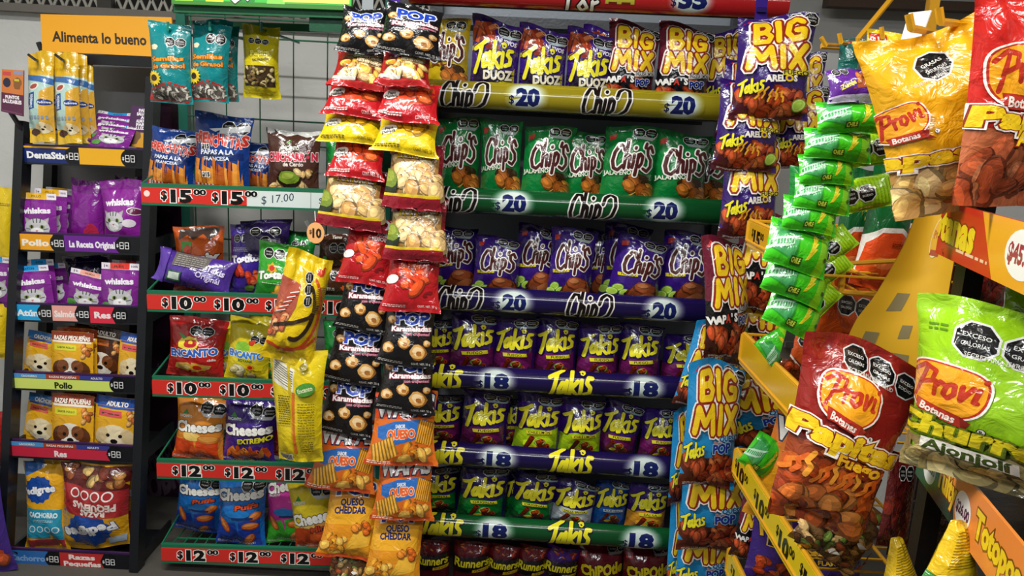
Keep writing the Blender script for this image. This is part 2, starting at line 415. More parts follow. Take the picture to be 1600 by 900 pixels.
def lime(a, x, y, r, rot=0):
    a.ell(x, y, r, r*.8, '#5fa322', rot); a.ell(x, y, r*.86, r*.68, '#cfe37a', rot); a.ell(x, y, r*.7, r*.52, '#a9d04a', rot)
RED = ('#a83a1c', '#c24e24', '#8e2a14', '#b8502c'); GOLD = ('#d89a34', '#e8b450', '#c47e24', '#dca040'); TAN = ('#d8b070', '#e6c68c', '#c89858', '#dcb87c')
K = {}
def kind(name, W, H, base, T=.035, **kw):
    def deco(f):
        K[name] = Kind(name, W, H, base, f, T, seed=len(K)+1, **kw); return f
    return deco
# -------- takis family
def takis_bag(name, low, pill, lowdark=None, base='#33166e', snack=True, pillc='#e6dc2a', ribbon=None):
    @kind(name, .125, .225, base, .04, flop=.3)
    def f(a, H):
        a.poly([(-50, -2), (50, -2), (50, H*.50), (22, H*.44), (-20, H*.46), (-50, H*.40)], low)
        if lowdark: a.poly([(-50, -2), (50, -2), (50, H*.20), (10, H*.30), (-30, H*.22), (-50, H*.26)], lowdark)
        a.rng = random.Random(4)
        if snack:
            a.ell(8, H*.24, 34, 20, shade(low, 1.25), 10, 14, .2); lime(a, 6, H*.27, 13, 10); rolls(a, 6, H*.21, 6, 1.0, ('#8e3416', '#a8481c', '#6e2410')); a.ell(-8, H*.19, 9, 5, '#e8d234', 20)
        a.octs(6, H*.895, 13, 2); a.poly([(-4, H*.835), (48, H*.835), (40, H*.80), (2, H*.80)], '#8ea4ac')
        takis(a, -1, H*.615, 48, 8)
        a.poly([(-24, H*.375), (30, H*.405), (28, H*.455), (-26, H*.425)], pillc)
        a.text(pill, 2, H*.415, 6.5, '#2a1a10', .02, 4.5, w=min(46, len(pill)*6.4))
        a.rect(-40, H*.945, 40, H*.955, shade(base, 1.3))
takis_bag('takis_fuego', '#6a1a58', 'FUEGO', '#4a1238')
takis_bag('takis_lime', '#aacb1c', 'CHILE LIMÓN', '#8eb414', base='#3a1a78')
takis_bag('takis_green', '#0f7a30', 'ORIGINAL', '#0b5a24', base='#2a1a62')
takis_bag('takis_white', '#c8d2d6', 'SALSA BRAVA', '#9fb0b6', base='#2c1a66')
takis_bag('takis_blue', '#1a62b4', 'BLUE HEAT', '#14529e', base='#143c8a', pillc='#d6e4ee')
takis_bag('takis_yellow', '#d8962a', 'SALSA', '#b8781c', base='#33166e')
@kind('duoz', .15, .235, '#3c1a80', .042, flop=.2, rag=1)
def _(a, H):
    a.poly([(10, -2), (50, -2), (50, H*.52), (30, H*.30)], '#d8c41e'); a.poly([(-50, -2), (50, -2), (50, H*.36), (-50, H*.42)], '#1c1030')
    a.poly([(50, -2), (50, H*.38), (10, H*.26), (-12, -2)], '#d8c41e')
    a.poly([(-44, H*.80), (-14, H*.97), (10, H*.62), (-20, H*.62)], '#8a2c1c'); rolls(a, -22, H*.80, 5, 1.0, ('#c0562c', '#a83e1c', '#d8784a'), 5); a.poly([(40, H*.86), (50, H*.99), (50, H*.86)], '#e8d422')
    a.octs(14, H*.86, 11.5, 2); a.poly([(6, H*.81), (46, H*.82), (42, H*.785), (10, H*.775)], '#9fb0b8')
    a.text('NUEVOS', 22, H*.735, 8.5, '#f4f0fa', .03, -6, w=38)
    a.poly([(-48, H*.60), (-18, H*.68), (-18, H*.725), (-48, H*.645)], '#e2cc1e'); a.text('FUEGO', -33, H*.662, 6, '#6a1c14', .02, 12, w=26)
    takis(a, -2, H*.535, 46, 6)
    a.text('DUOZ', 8, H*.34, 15, '#e4dcc0', .05, 4, w=56, out=[(.09, '#141018')])
# -------- mix family
def bigmix(name, base, mid, low, tag_, tagbg, tagc, top=None, W=.17, H=.26, extra='POP', T=.042, midlogo=None):
    @kind(name, W, H, base, T, rag=.8)
    def f(a, H):
        if mid: a.poly([(-50, -2), (50, -2), (50, H*.47), (-50, H*.50)], mid)
        poly_bump(a, H*.28, low, 6, 3)
        a.pile(-42, H*.06, 42, H*.26, 34, RED+('#b0562c', '#c8703c'), 11, 5, .5)
        a.octs(22, H*.925, 9, 2); a.poly([(-44, H*.90), (-34, H*.95), (-28, H*.90)], '#c62828')
        bigmix_logo(a, H*.675, .98)
        a.poly([(6, H*.395), (44, H*.43), (45, H*.475), (7, H*.44)], tagbg); a.text(tag_, 25, H*.435, 6.2, tagc, .03, 4.5, w=34)
        if midlogo == 'A':
            a.text('AREL', -2, H*.365, 8, '#f2eee0', .05, 4, w=24); a.ell(16, H*.375, 6, 5, '#e8c020', 0, 14); a.ell(16, H*.375, 3, 2.5, '#3a1c78', 0, 12); a.text('S', 25, H*.382, 8, '#f2eee0', .05, 4)
            takis(a, -28, H*.29, 17, 14, spiral=False)
            for k in range(5): a.strokes([[(0, 0), (.3, .8), (.1, 1.2), (.5, 2)]], -16+k*8, H*.20+3*(k % 2), 7, .35, '#e8a82a', k*12-20)
            lime(a, 32, H*.14, 10, 20)
        elif midlogo == 'W':
            for i, ch in enumerate("WAPA'S"): a.text(ch, -40+i*8.5, H*.335+i*.9, 10, '#c63a2c' if i == 3 else '#f2f0ea', .05, 4)
            pop_logo(a, 22, H*.345, 10, 25, 6, '#1c2f86', '#dfe4ee'); a.text('Flavor', 14, H*.39, 4, '#c86a4a', .02, 5); a.ell(38, H*.22, 8, 9, '#5a8a2a', 10)
        else:
            takis(a, -30, H*.30, 18, 14, spiral=False); pop_logo(a, 14, H*.355, 11, 28, 8, '#1c2f86', '#9cc4dc'); a.text('Flavor', 6, H*.40, 4, '#d88a5a', .02, 5)
        lines(a, -44, 6, H*.035, 2, '#bdb6ac', 1.0, 2)
bigmix('bigmix_purple', '#34186c', None, '#4a1420', 'FUEGO', '#e2d024', '#2a1a30', midlogo='A')
bigmix('bigmix_maroon', '#6a1a30', '#121014', '#3a140c', 'INGLESA LIMÓN', '#e6e4de', '#1a1a1a', midlogo='W', W=.16, H=.25)
bigmix('bigmix_blue', '#1c8cc8', None, '#5a2416', 'QUESO', '#8ac6e4', '#143c78')
# -------- chips family
def chipsbag(name, base, word, wordc, pill=None, limes=False, cols=('#c0742c', '#d08a3a', '#a85c20', '#b8682a')):
    @kind(name, .135, .235, base, .042, flop=.3)
    def f(a, H):
        a.poly([(-50, H*.90), (50, H*.90), (50, H+2), (-50, H+2)], shade(base, .72))
        a.octs(8, H*.90, 11, 2); a.poly([(2, H*.85), (40, H*.85), (34, H*.81), (6, H*.82)], '#a4b4b0')
        a.poly([(-42, H*.86), (-30, H*.88), (-32, H*.81), (-42, H*.79)], '#c0392b')
        if limes:
            for x, y in ((-34, .25), (-20, .20), (-42, .18)): lime(a, x, H*y, 11, 30)
            a.rng = random.Random(9)
            for x, y, rx, ry, c, ro in ((14, .22, 36, 26, '#4a180c', 20), (4, .20, 22, 17, '#8e4424', -20), (30, .24, 18, 24, '#94401f', 15), (16, .31, 24, 15, '#a4522c', -8), (22, .20, 20, 11, '#b4683c', 25), (10, .34, 12, 6, '#c0784a', 0)):
                a.ell(x, H*y, rx, ry, shade(c, .6), ro, 11, .10); a.ell(x, H*y+1.2, rx*.9, ry*.88, c, ro, 10, .12)
        else:
            a.ell(16, H*.38, 28, 12, '#3a2410', 0, 14); a.pile(-4, H*.08, 42, H*.40, 15, cols, 15, 4, .75); a.ell(-38, H*.15, 9, 6, '#3f8a22', 20)
            for k in range(6): a.strokes([[(0, 0), (1, .25)]], -4+k*3, H*(.20+.012*k), 18, .09, '#e0b254', 6*k)
        if pill:
            a.poly([(-40, H*.415), (-4, H*.45), (-5, H*.49), (-41, H*.455)], '#e6d422'); a.text(word, -22, H*.453, 5.5, '#3a1a20', .02, 7, w=26)
        else: a.text(word, -22, H*.44, 8, wordc, .025, 7, w=48)
        chips_logo(a, 2, H*.615, 46, 6)
chipsbag('chips_green', '#0f7d38', 'JALAPEÑO', '#e8f0dc')
chipsbag('chips_purple', '#38197c', 'FUEGO', '#e6d422', True, True)
chipsbag('chips_yellow', '#d8b81c', 'SAL', '#7a3a14', False)
# -------- runners / chipotle
def runners(name, base, top):
    @kind(name, .115, .2, base, .036, flop=.3)
    def f(a, H):
        a.poly([(-50, H*.66), (50, H*.76), (50, H+2), (-50, H+2)], top); a.pile(-30, H*.74, 34, H*.92, 12, ('#a83220', '#c24a2c', '#7a1c18', '#b86a3a'), 8, 4, .5)
        a.poly([(-50, H*.61), (50, H*.73), (50, H*.45), (-50, H*.35)], '#181014')
        fat(a, 'Runners', 0, H*.57, 26, '#ecdf2a', 90, 6, .03, '#2a1408', None, .15, d1=.075)
        a.poly([(2, H*.39), (46, H*.43), (48, H*.49), (4, H*.45)], '#e0b820'); a.text('FUEGO', 25, H*.44, 5.5, '#3a1410', .02, 5, w=32)
        poly_bump(a, H*.16, '#5a1418', 4)
runners('runners_maroon', '#5a101c', '#6e1620'); runners('runners_purple', '#3a1668', '#4c1c80')
@kind('chipotle', .145, .2, '#6a1420', .034)
def _(a, H):
    a.poly([(-46, H*.84), (-30, H*.87), (-32, H*.77), (-45, H*.75)], '#d6505a'); a.text('B', -38, H*.81, 8, '#f2dcdc', .03)
    a.octs(24, H*.93, 10, 2); a.poly([(14, H*.87), (48, H*.87), (44, H*.83), (18, H*.83)], '#a8a4a4')
    fat(a, 'ChiPOtle', 4, H*.58, 26, '#f0d824', 92, 6, .05, '#2a0c10', d1=.10); poly_bump(a, H*.25, '#3c0c14', 4)
# -------- center strip
@kind('pop_caramel', .16, .19, '#131215', .028, pinch=.12, topw=.88, botw=1.06, rag=.7)
def _(a, H):
    pop_logo(a, 6, H*.76, 22, 66, 3, '#1e3fae', '#e8ecf6')
    a.text('Karameladas', 6, H*.59, 9.5, '#f6f2ee', .035, 5, w=80, out=[(.10, '#b05a6a')]); a.text('¡con crujientes!', 20, H*.515, 5.5, '#e08aa0', .03, 5, w=48)
    for x, y, r in ((-36, .70, 9), (-4, .36, 13), (-34, .26, 12), (24, .24, 16), (40, .38, 7)):
        g = a.rng; a.ell(x, H*y, r, r*.85, '#8a5a26', 0, 13, .12); a.ell(x-.5, H*y+1, r*.9, r*.76, '#d8a45a', 0, 12, .16); a.ell(x-1, H*y+2, r*.6, r*.5, '#ecd0a0', 20, 9, .2); a.ell(x+2, H*y-2, r*.35, r*.28, '#a86a2c', 0, 8, .2)
    lines(a, -46, -4, H*.075, 2, '#c8c4bc', 1.1, 2.4); a.text('CONT. NET. 25 g', 28, H*.07, 3.6, '#d0ccc4', .01, w=32)
@kind('pork_rind_red', .16, .115, '#a01c1c', .026, pinch=.12, topw=.88, botw=1.06, rag=.7)
def _(a, H):
    a.poly([(-44, H*.16), (46, H*.16), (40, H*.86), (-36, H*.86)], '#7a1414'); a.pile(-38, H*.18, 40, H*.72, 22, TAN+GOLD, 12, 6, .6)
    a.text('chicharrones', 10, H*.80, 8, '#e8d8b0', .04, -4, w=56, out=[(.09, '#5a1010')]); a.text('100% de cerdo', 14, H*.66, 6.5, '#e8d8b0', .03, -4, w=44, out=[(.08, '#5a1010')])
    a.rect(-50, -1, 50, H*.16, '#b82828'); a.rect(-46, H*.17, -4, H*.25, '#c4bfb6')
@kind('thin_chips_red', .165, .105, '#b81820', .024, pinch=.12, topw=.88, botw=1.06, rag=.7)
def _(a, H):
    a.ell(4, H*.70, 40, 22, '#d8401c', 0, 14, .1); a.pile(-14, H*.5, 34, H*.9, 8, ('#d84a20', '#e8642c', '#c83a18'), 15, 8, .5)
    a.ell(-34, H*.60, 15, 9, '#e8e0d8', 12, 12); a.text('Papa', -34, H*.65, 5.5, '#3a3030', .03, 12); a.text('Delgada', -33, H*.54, 5.5, '#3a3030', .03, 12, w=22)
    lines(a, -46, -8, H*.15, 2, '#f0d8d4', 1.6, 2.6); a.text('CONT. NET. 25 g', 30, H*.13, 4.2, '#f0d8d4', .01, w=32)
@kind('thin_chips_yellow', .165, .105, '#e6c816', .024, pinch=.12, topw=.88, botw=1.06, rag=.7)
def _(a, H):
    a.ell(6, H*.72, 38, 20, '#eab21a', 0, 14, .1); a.pile(-12, H*.55, 32, H*.9, 6, ('#e8a81c', '#f0c030', '#dc9a18'), 14, 8, .5)
    a.ell(-32, H*.55, 15, 9, '#e8e4d0', 12, 12); a.text('Papa', -32, H*.60, 5.5, '#3a3030', .03, 12); a.text('Delgada', -31, H*.49, 5.5, '#3a3030', .03, 12, w=22)
    lines(a, -46, -8, H*.15, 2, '#6a5a20', 1.3, 2.6); a.text('CONT. NET. 25 g', 30, H*.13, 4.2, '#6a5a20', .01, w=32)
@kind('pork_natural', .17, .20, '#7a1420', .03, pinch=.12, topw=.88, botw=1.06, rag=.7)
def _(a, H):
    a.rect(-50, H*.20, 50, H*.92, '#a0763c'); a.pile(-34, H*.25, 44, H*.72, 34, TAN+('#e4cca0', '#d0a86c'), 15, 11, .75)
    a.poly([(-50, H*.78), (50, H*.78), (50, H+1), (-50, H+1)], '#6e1420')
    a.poly([(-36, H*.72), (34, H*.76), (30, H*.98), (-32, H*.96)], '#d8bc2c'); a.text('100% DE CERDO', 0, H*.91, 7, '#5a2810', .03, 3, w=56); a.text('NATURAL', 0, H*.80, 12, '#f2ecd0', .05, 3, w=58, out=[(.10, '#6a2a14')])
    a.ell(-44, H*.38, 15, 24, '#1c2a1a', 20, 14); a.ell(-44, H*.43, 13, 17, '#72862a', 20, 12, .12); a.ell(-45, H*.46, 9, 10, '#93a23c', 20, 10, .2)
    a.rect(-50, H*.175, 50, H*.215, '#d8bc2c'); a.rect(-50, -1, 50, H*.175, '#8c1a28')
@kind('hot_chips_red', .16, .21, '#b01a20', .026, pinch=.12, topw=.88, botw=1.06, rag=.7)
def _(a, H):
    a.text('HANDI', 6, H*.90, 18, '#e8e4e4', .05, 3, w=74, out=[(.10, '#4a1014')]); a.text('ADOBO', 30, H*.76, 7, '#f0e4e0', .04, 4, w=28); a.text('MEXICANO', 27, H*.69, 7, '#f0e4e0', .04, 4, w=40)
    a.pile(-22, H*.30, 26, H*.62, 12, ('#d8401c', '#e85a28', '#c03214', '#dc5022'), 17, 8, .5); a.ell(30, H*.25, 10, 4, '#7a1010', 30)
    a.ell(-38, H*.42, 12, 8, '#e8e0dc', 14, 12); lines(a, -46, -8, H*.09, 2, '#f0d8d4', 1.2, 2.6); a.text('CONT. NET. 37 g', 28, H*.085, 4, '#f0d8d4', .01, w=32)
@kind('waffle_cheese', .175, .17, '#d86a1e', .028, pinch=.12, topw=.88, botw=1.06, rag=.7)
def _(a, H):
    a.poly([(-50, H*.62), (50, H*.66), (50, H+1), (-50, H+1)], '#d8481c')
    a.poly([(-40, H*.36), (-10, H*.28), (34, H*.40), (38, H*.64), (-14, H*.60), (-42, H*.50)], '#2c6ab8')
    fat(a, 'WAPAS', 0, H*.80, 23, '#f4f2ee', 92, 3, .05, '#16244e', d1=.11)
    a.text('SABOR', -4, H*.535, 5, '#f0ece4', .03, 4, w=16); a.text('QUESO', -2, H*.43, 11, '#e8602a', .05, 6, w=44, out=[(.10, '#f6d8b0')])
    def ridged(x, y, w, h, rot, c):
        cs, sn = math.cos(R(rot)), math.sin(R(rot)); P = lambda u, v: (x+u*cs-v*sn, y+u*sn+v*cs)
        a.poly([P(-w*.8, -h), P(w, -h*.7), P(w*.8, h), P(-w, h*.8)], shade(c, .6))
        for k in range(7):
            u = -w*.82+k*w*.25; a.poly([P(u, -h*.88), P(u+w*.14, -h*.85), P(u+w*.12, h*.88), P(u-.02*w, h*.85)], c)
    ridged(36, H*.46, 14, 17, -14, '#e8a030'); ridged(-26, H*.20, 20, 15, 22, '#eeb040'); a.pile(0, H*.06, 40, H*.24, 8, ('#d88a24', '#e8b050', '#c86e1a'), 11, 3, .6)
    a.rect(-50, -1, 50, H*.06, '#b8461a'); lines(a, -46, -14, H*.05, 2, '#f0dcc8', 1.2, 2.4)
@kind('pop_cheddar', .165, .235, '#dc8e1c', .03, pinch=.12, topw=.88, botw=1.06, rag=.7)
def _(a, H):
    a.poly([(-50, H*.40), (50, H*.45), (50, H*.75), (-50, H*.7)], '#e8a828'); pop_logo(a, 4, H*.85, 22, 74, 3, '#1e3a9c', '#f2ece0')
    a.text('QUESO', 0, H*.685, 10.5, '#1c2a66', .045, 5, w=46); a.text('CHEDDAR', -2, H*.595, 10.5, '#1c2a66', .045, 5, w=62)
    a.poly([(-4, H*.10), (40, H*.20), (46, H*.44), (10, H*.32)], '#f0b83a'); a.poly([(-4, H*.10), (40, H*.20), (42, H*.10), (2, H*.02)], '#d8921c')
    a.pile(-44, H*.04, -4, H*.26, 14, ('#e09a2c', '#ecb450', '#c87a1c'), 9, 3, .8); a.pile(10, H*.36, 44, H*.46, 6, ('#e0862c', '#d0641c'), 7, 5, .8)
    a.rect(-50, -1, 50, H*.05, '#c04a1a')
@kind('mixed_nuts', .13, .13, '#7a5a34', .026, kind='film')
def _(a, H):
    a.pile(-46, 4, 46, H*.95, 70, ('#8a5a2a', '#b88a4c', '#5a3418', '#c8a468', '#6e8a3c', '#94441c'), 8, 6, .55)
    for x, y in ((-20, .7), (16, .5), (-6, .25), (30, .8)): a.poly([(x-7, H*y), (x-2, H*y+5), (x+9, H*y+1), (x, H*y-4)], '#e2ddd0')
# -------- green wire rack
@kind('sunflower_seeds', .12, .24, '#0f7c80', .03)
def _(a, H):
    a.octs(6, H*.76, 12, 2); a.ell(-34, H*.68, 9, 6, '#d8d0b0', 0, 12, .2)
    a.text('Semillas', -2, H*.545, 11, '#d88a24', .05, 4, w=78, out=[(.10, '#5a1c10')]); a.text('de Girasol', 0, H*.455, 11, '#d88a24', .05, 4, w=78, out=[(.10, '#5a1c10')])
    a.poly([(-50, H*.02), (50, H*.02), (50, H*.20), (0, H*.27), (-50, H*.16)], '#a02c28'); a.poly([(-44, H*.04), (46, H*.04), (46, H*.18), (0, H*.24), (-44, H*.14)], '#5c5650')
    g = random.Random(3)
    for i in range(60):
        x, y, r = g.uniform(-40, 42), g.uniform(H*.05, H*.19), g.uniform(0, 180); a.ell(x, y, 6, 2.2, g.choice(('#b8b4a8', '#8a8478', '#d0ccc2', '#4a4640')), r, 8)
    a.ell(-32, H*.30, 17, 17, '#e4c41e', 0, 28, 0, .16); a.ell(-32, H*.30, 8, 8, '#3a2010', 0, 14)
@kind('peanuts_yellow', .10, .22, '#c4b414', .028)
def _(a, H):
    a.octs(-22, H*.78, 9, 3, gap=2.1); a.text('Pepita', 4, H*.62, 15, '#e8dc50', .05, 6, w=52, out=[(.10, '#8a7a10')]); a.text('tostada', 6, H*.53, 9, '#6a5a10', .03, 6, w=46)
    a.rect(-40, H*.16, 42, H*.44, '#3a2a14'); a.pile(-36, H*.18, 38, H*.42, 44, ('#8a7a44', '#6a5228', '#b0a070', '#4e3a1c'), 6.5, 7, .55)
    lines(a, -34, 34, H*.08, 2, '#7a6a14', 1.4, 3)
@kind('fry_snack', .16, .215, '#123a86', .038)
def _(a, H):
    a.octs(14, H*.85, 11, 2); a.poly([(-20, H*.80), (46, H*.90), (46, H*.82), (0, H*.76)], '#d8dce0'); a.poly([(-50, H*.40), (50, H*.46), (50, H*.54), (-50, H*.52)], '#102a66')
    for i, ch in enumerate('FRENCHITAS'): a.text(ch, -44+i*9.6, H*(.66+.012*((i*7) % 4)), 17, '#d8362c', .05, -4+5*(i % 3), w=None if ch == 'I' else 9, out=[(.085, '#f2ece4')])
    a.text('PAPAS A LA', -2, H*.53, 7.5, '#dfe4ee', .04, 3, w=58); a.text('FRANCESA', -2, H*.45, 6, '#dfe4ee', .03, 3, w=46)
    g = random.Random(2)
    for i in range(22):
        x = -40+i*3.8; h = g.uniform(.24, .44); a.poly([(x-2.6, H*.10), (x+2.8, H*.10), (x+3+g.uniform(-4, 4), H*h), (x-2+g.uniform(-4, 4), H*(h+.02))], g.choice(('#d8842c', '#e89a3c', '#c46a1c', '#b85a18')))
    for i in range(12): a.rect(-42+i*7, -1, -38.5+i*7, H*.14, '#c62c2c' if i % 1 == 0 else '#ffffff'); a.rect(-38.5+i*7, -1, -35+i*7, H*.14, '#e8e2da')
@kind('pork_brown', .145, .19, '#4a2c22', .03)
def _(a, H):
    a.poly([(-48, H*.92), (-30, H*.96), (-14, H*.91), (4, H*.96), (24, H*.91), (48, H*.95), (48, H*1.01), (-48, H*1.01)], '#c8c8c4')
    a.poly([(-14, H*.80), (-4, H*.87), (0, H*.79)], '#4a9a2a'); a.text('ENCANTO', -4, H*.74, 7, '#dfe6da', .05, 0, w=34)
    a.text('CHICHARRÓN', 0, H*.60, 15, '#c8324a', .06, 3, w=94, out=[(.11, '#f0dcd8')]); a.text('de Cerdo', 4, H*.49, 7.5, '#e8d6cc', .04, 3, w=38)
    a.pile(-42, H*.04, 44, H*.20, 12, TAN, 13, 3, .7); a.ell(-4, H*.28, 24, 17, '#241a14', 0, 16); a.ell(-4, H*.30, 21, 13, '#7a9a2c', 0, 14, .1); a.ell(-6, H*.32, 13, 7, '#a4b848', 0, 10, .2); a.pile(10, H*.34, 34, H*.40, 5, TAN, 9, 2, .6)
@kind('corn_snack_orange', .14, .19, '#cc5a1c', .036)
def _(a, H):
    a.poly([(-36, H*.80), (-20, H*.88), (-6, H*.80), (10, H*.88), (26, H*.80), (40, H*.88), (40, H*.97), (-36, H*.97)], '#4a3a34'); a.rect(-30, H*.60, -8, H*.78, '#3c9a2c')
    a.poly([(-50, -1), (50, -1), (50, H*.28), (-50, H*.20)], '#8a2414')
    a.text('Fritonix', 0, H*.52, 20, '#f0ece4', .06, 8, w=88, out=[(.11, '#5a1a14')]); a.text('Sal y Limón', 12, H*.34, 8, '#f4e8d8', .04, 8, w=60, out=[(.09, '#8a2414')])
    a.pile(-20, H*.06, 40, H*.20, 10, ('#c8742c', '#d88a3a', '#a8501c'), 9, 4, .6); a.ell(-16, H*.66, 9, 9, '#d8402a', 0, 10, 0, .2)
@kind('purple_pack', .19, .085, '#4a2c8c', .03, nx=16, ny=12, seal=.0)
def _(a, H):
    a.poly([(-30, H*.52), (18, H*.60), (18, H*.98), (-30, H*.98)], '#6a6460'); lines(a, -26, 14, H*.88, 6, '#a8a49e', 1.0, 3.2); a.text('Takis', 30, H*.60, 8, '#cfc4e6', .03, -8); a.text('Original', 22, H*.36, 7, '#cfc4e6', .02, -8)
    a.rect(-32, H*.10, -12, H*.36, '#2a5a3a'); a.rect(-30, H*.14, -14, H*.32, '#c8d4ca')
    a.rect(-50, 0, -36, H, '#5a3aa0')
@kind('toasted_purple', .13, .215, '#3c2290', .034)
def _(a, H):
    a.octs(-26, H*.80, 9, 3, gap=2.1); a.text('Tostitos', 4, H*.53, 17, '#f2f0f8', .06, 8, w=88, out=[(.10, '#2a1466')]); lines(a, -36, 30, H*.66, 3, '#cfc8ea', 1.6, 3.4)
    a.pile(-30, H*.20, 34, H*.40, 12, ('#c8402a', '#a82c1c', '#d8603a'), 12, 4, .7); a.ell(10, H*.12, 14, 8, '#5a8a2c', 0, 10, .2)
@kind('dark_purple', .16, .15, '#281650', .026)
def _(a, H):
    a.octs(-14, H*.62, 11, 2, gap=3.6); a.octs(8, H*.36, 11, 1); lines(a, -36, 36, H*.88, 1, '#7a6aa8', 1.4)
@kind('toasted_green', .165, .19, '#34a02c', .036)
def _(a, H):
    a.octs(-26, H*.80, 11, 3, gap=2.1); a.poly([(-50, -1), (50, -1), (50, H*.34), (-50, H*.26)], '#1f7a24')
    a.text('Tostaditas', 2, H*.44, 15, '#f2f4ea', .06, 6, w=94, out=[(.10, '#1c5a20')]); a.ell(-14, H*.54, 11, 10, '#e0a820', 0, 12, 0, .25); a.ell(-14, H*.54, 6, 6, '#c8321c', 0, 10)
    lines(a, -34, 20, H*.30, 2, '#d8e8c8', 1.4, 3); a.pile(-10, H*.05, 40, H*.2, 9, GOLD, 10, 3, .6)
@kind('green_plain', .12, .2, '#178a38', .032)
def _(a, H):
    a.octs(-8, H*.78, 11, 2); a.text('ENCANTO', 0, H*.42, 12, '#e8f0e4', .05, 6, w=76, out=[(.10, '#0a4a20')]); a.pile(-20, H*.1, 30, H*.28, 8, GOLD, 10)
@kind('encanto_red', .155, .21, '#b4201e', .032)
def _(a, H):
    a.rect(-50, H*.90, 50, H+1, '#8c1616'); a.octs(2, H*.80, 10, 2); a.ell(-8, H*.60, 18, 14, '#e8d030', 10, 9, .12); a.ell(-4, H*.60, 12, 9, '#b81e2a', 10, 10, .1); a.poly([(-18, H*.66), (-30, H*.76), (-10, H*.70)], '#2c8a34')
    a.text('ENCANTO', 0, H*.46, 15, '#2c5ab4', .06, 8, w=84, out=[(.115, '#f2f0ec')])
    a.poly([(-34, H*.17), (0, H*.12), (30, H*.20), (34, H*.26), (0, H*.30), (-30, H*.26)], '#c8a04a'); a.poly([(-26, H*.20), (0, H*.16), (24, H*.22), (0, H*.26)], '#e6c878'); a.ell(10, H*.21, 13, 9, '#e0a820', 0, 12, 0, .25); a.ell(10, H*.21, 8, 6, '#b82418', 0, 10)
    a.text('chile', 34, H*.36, 5, '#f0e0dc', .03, 6)
@kind('encanto_yellow', .14, .22, '#d8c41c', .032)
def _(a, H):
    a.octs(16, H*.72, 10, 2); a.ell(-10, H*.58, 16, 13, '#8ac23a', 10, 9, .14); a.ell(10, H*.66, 9, 7, '#c83a20', 20, 8, .3)
    a.text('ENCANTO', -2, H*.46, 15, '#3a7ac8', .06, 0, w=82, out=[(.115, '#f2f2ec')]); a.text('BOTANA', 0, H*.37, 6, '#4a7a2a', .03, 0, w=34)
    a.pile(-26, H*.10, 20, H*.26, 7, ('#d8c890', '#e6dcb0', '#c8b070'), 12); a.ell(12, H*.27, 10, 8, '#e0a020', 0, 12, 0, .25); a.ell(12, H*.27, 6, 5, '#c02818', 0, 10); a.text('limón', 28, H*.22, 5, '#6a5a14', .03)
def cheeses(name, base, low, word=None, wordc='#e8dc2a', food='fire', H=.21, ly=.56, octx=14):
    @kind(name, .155, H, base, .036)
    def f(a, H):
        if low: a.poly([(-50, -1), (50, -1), (50, H*.42), (0, H*.36), (-50, H*.32)], low)
        a.octs(octx, H*.84, 12, 2); a.poly([(octx-8, H*.77), (octx+34, H*.77), (octx+30, H*.72), (octx-2, H*.73)], '#c4c4c8')
        a.poly([(-34, H*.72), (-26, H*.79), (-20, H*.72)], '#2f8a34'); a.text('ENCANTO', -26, H*.69, 5, '#e8efe4', .04, 4, w=28)
        if food == 'fire':
            for k in range(9): a.ell(-34+k*9, H*(.16+.03*(k % 3)), 5, 13, ('#e06a1c', '#e89030', '#c84a18')[k % 3], (k*37) % 50-25, 10, .2)
            rolls(a, -4, H*.14, 5, .9, ('#d86a24', '#c8501c', '#e08030'), 4)
        if food == 'melt':
            a.ell(-10, H*.40, 20, 9, '#eac468', 0, 12, .1); a.ell(24, H*.38, 22, 9, '#c8762c', 0, 12); a.ell(24, H*.39, 18, 6, '#e09a44', 0, 12); a.poly([(-20, -1), (40, -1), (20, H*.22), (-10, H*.25)], '#e8602a')
        if food == 'puffs':
            for x, y, L, rot in ((-30, .30, 17, -60), (24, .30, 16, 6), (20, .10, 15, 50), (34, .44, 12, 30)):
                a.ell(x, H*y, L*1.1, 8.5, '#9a3a14', rot, 14); a.ell(x-.6, H*y+1, L, 7, '#d8702c', rot, 14); a.ell(x-2, H*y+2.5, L*.7, 3, '#ec9650', rot, 10)
            a.ell(-2, H*.47, 26, 9, '#1c7ac8', 0, 14); a.rect(-14, H*.395, 30, H*.425, '#16306a')
        a.text('Cheeses', 0, H*ly, 20, '#f4f2ea', .05, 6, w=90, out=[(.09, '#3a2014')])
        if word: a.text(word, 16, H*(ly-.15), 10, wordc, .04, 10, .2, w=min(66, len(word)*9), out=[(.10, '#20142a')])
        lines(a, -46, 30, H*.045, 2, '#d8d4cc', 1, 2.2)
cheeses('cheeses_orange', '#d8862a', '#d8481c', None, food='melt'); cheeses('cheeses_purple', '#3a1c7c', '#4a2486', 'EXTREMO')
cheeses('cheeses_blue', '#1668b8', '#1c3ca0', 'Puffs', '#e0501c', 'puffs', H=.24, ly=.72); cheeses('cheeses_pink', '#c8369a', '#3aa42c', None, '#ffffff', 'puffs', H=.24, ly=.80); cheeses('cheeses_mini', '#d8c01e', '#c8481c', 'Minis', '#c8401c', 'melt', H=.20, ly=.48)
@kind('carton_purple', .14, .16, '#4a2a80', .032)
def _(a, H):
    a.octs(-10, H*.86, 9, 2); a.text('RUFTON', 4, H*.5, 17, '#f0eef4', .06, 5, w=84, out=[(.10, '#20103c')]); a.poly([(-40, H*.66), (-22, H*.76), (-14, H*.62)], '#b8b0cc')
@kind('red_plain', .16, .19, '#a8241e', .03)
def _(a, H):
    a.pile(-40, H*.15, 40, H*.6, 14, ('#b83a20', '#c8502a', '#982414'), 14, 3, .5); lines(a, -40, 40, H*.06, 1, '#e8d4cc', 1.4); a.octs(0, H*.84, 10, 2)
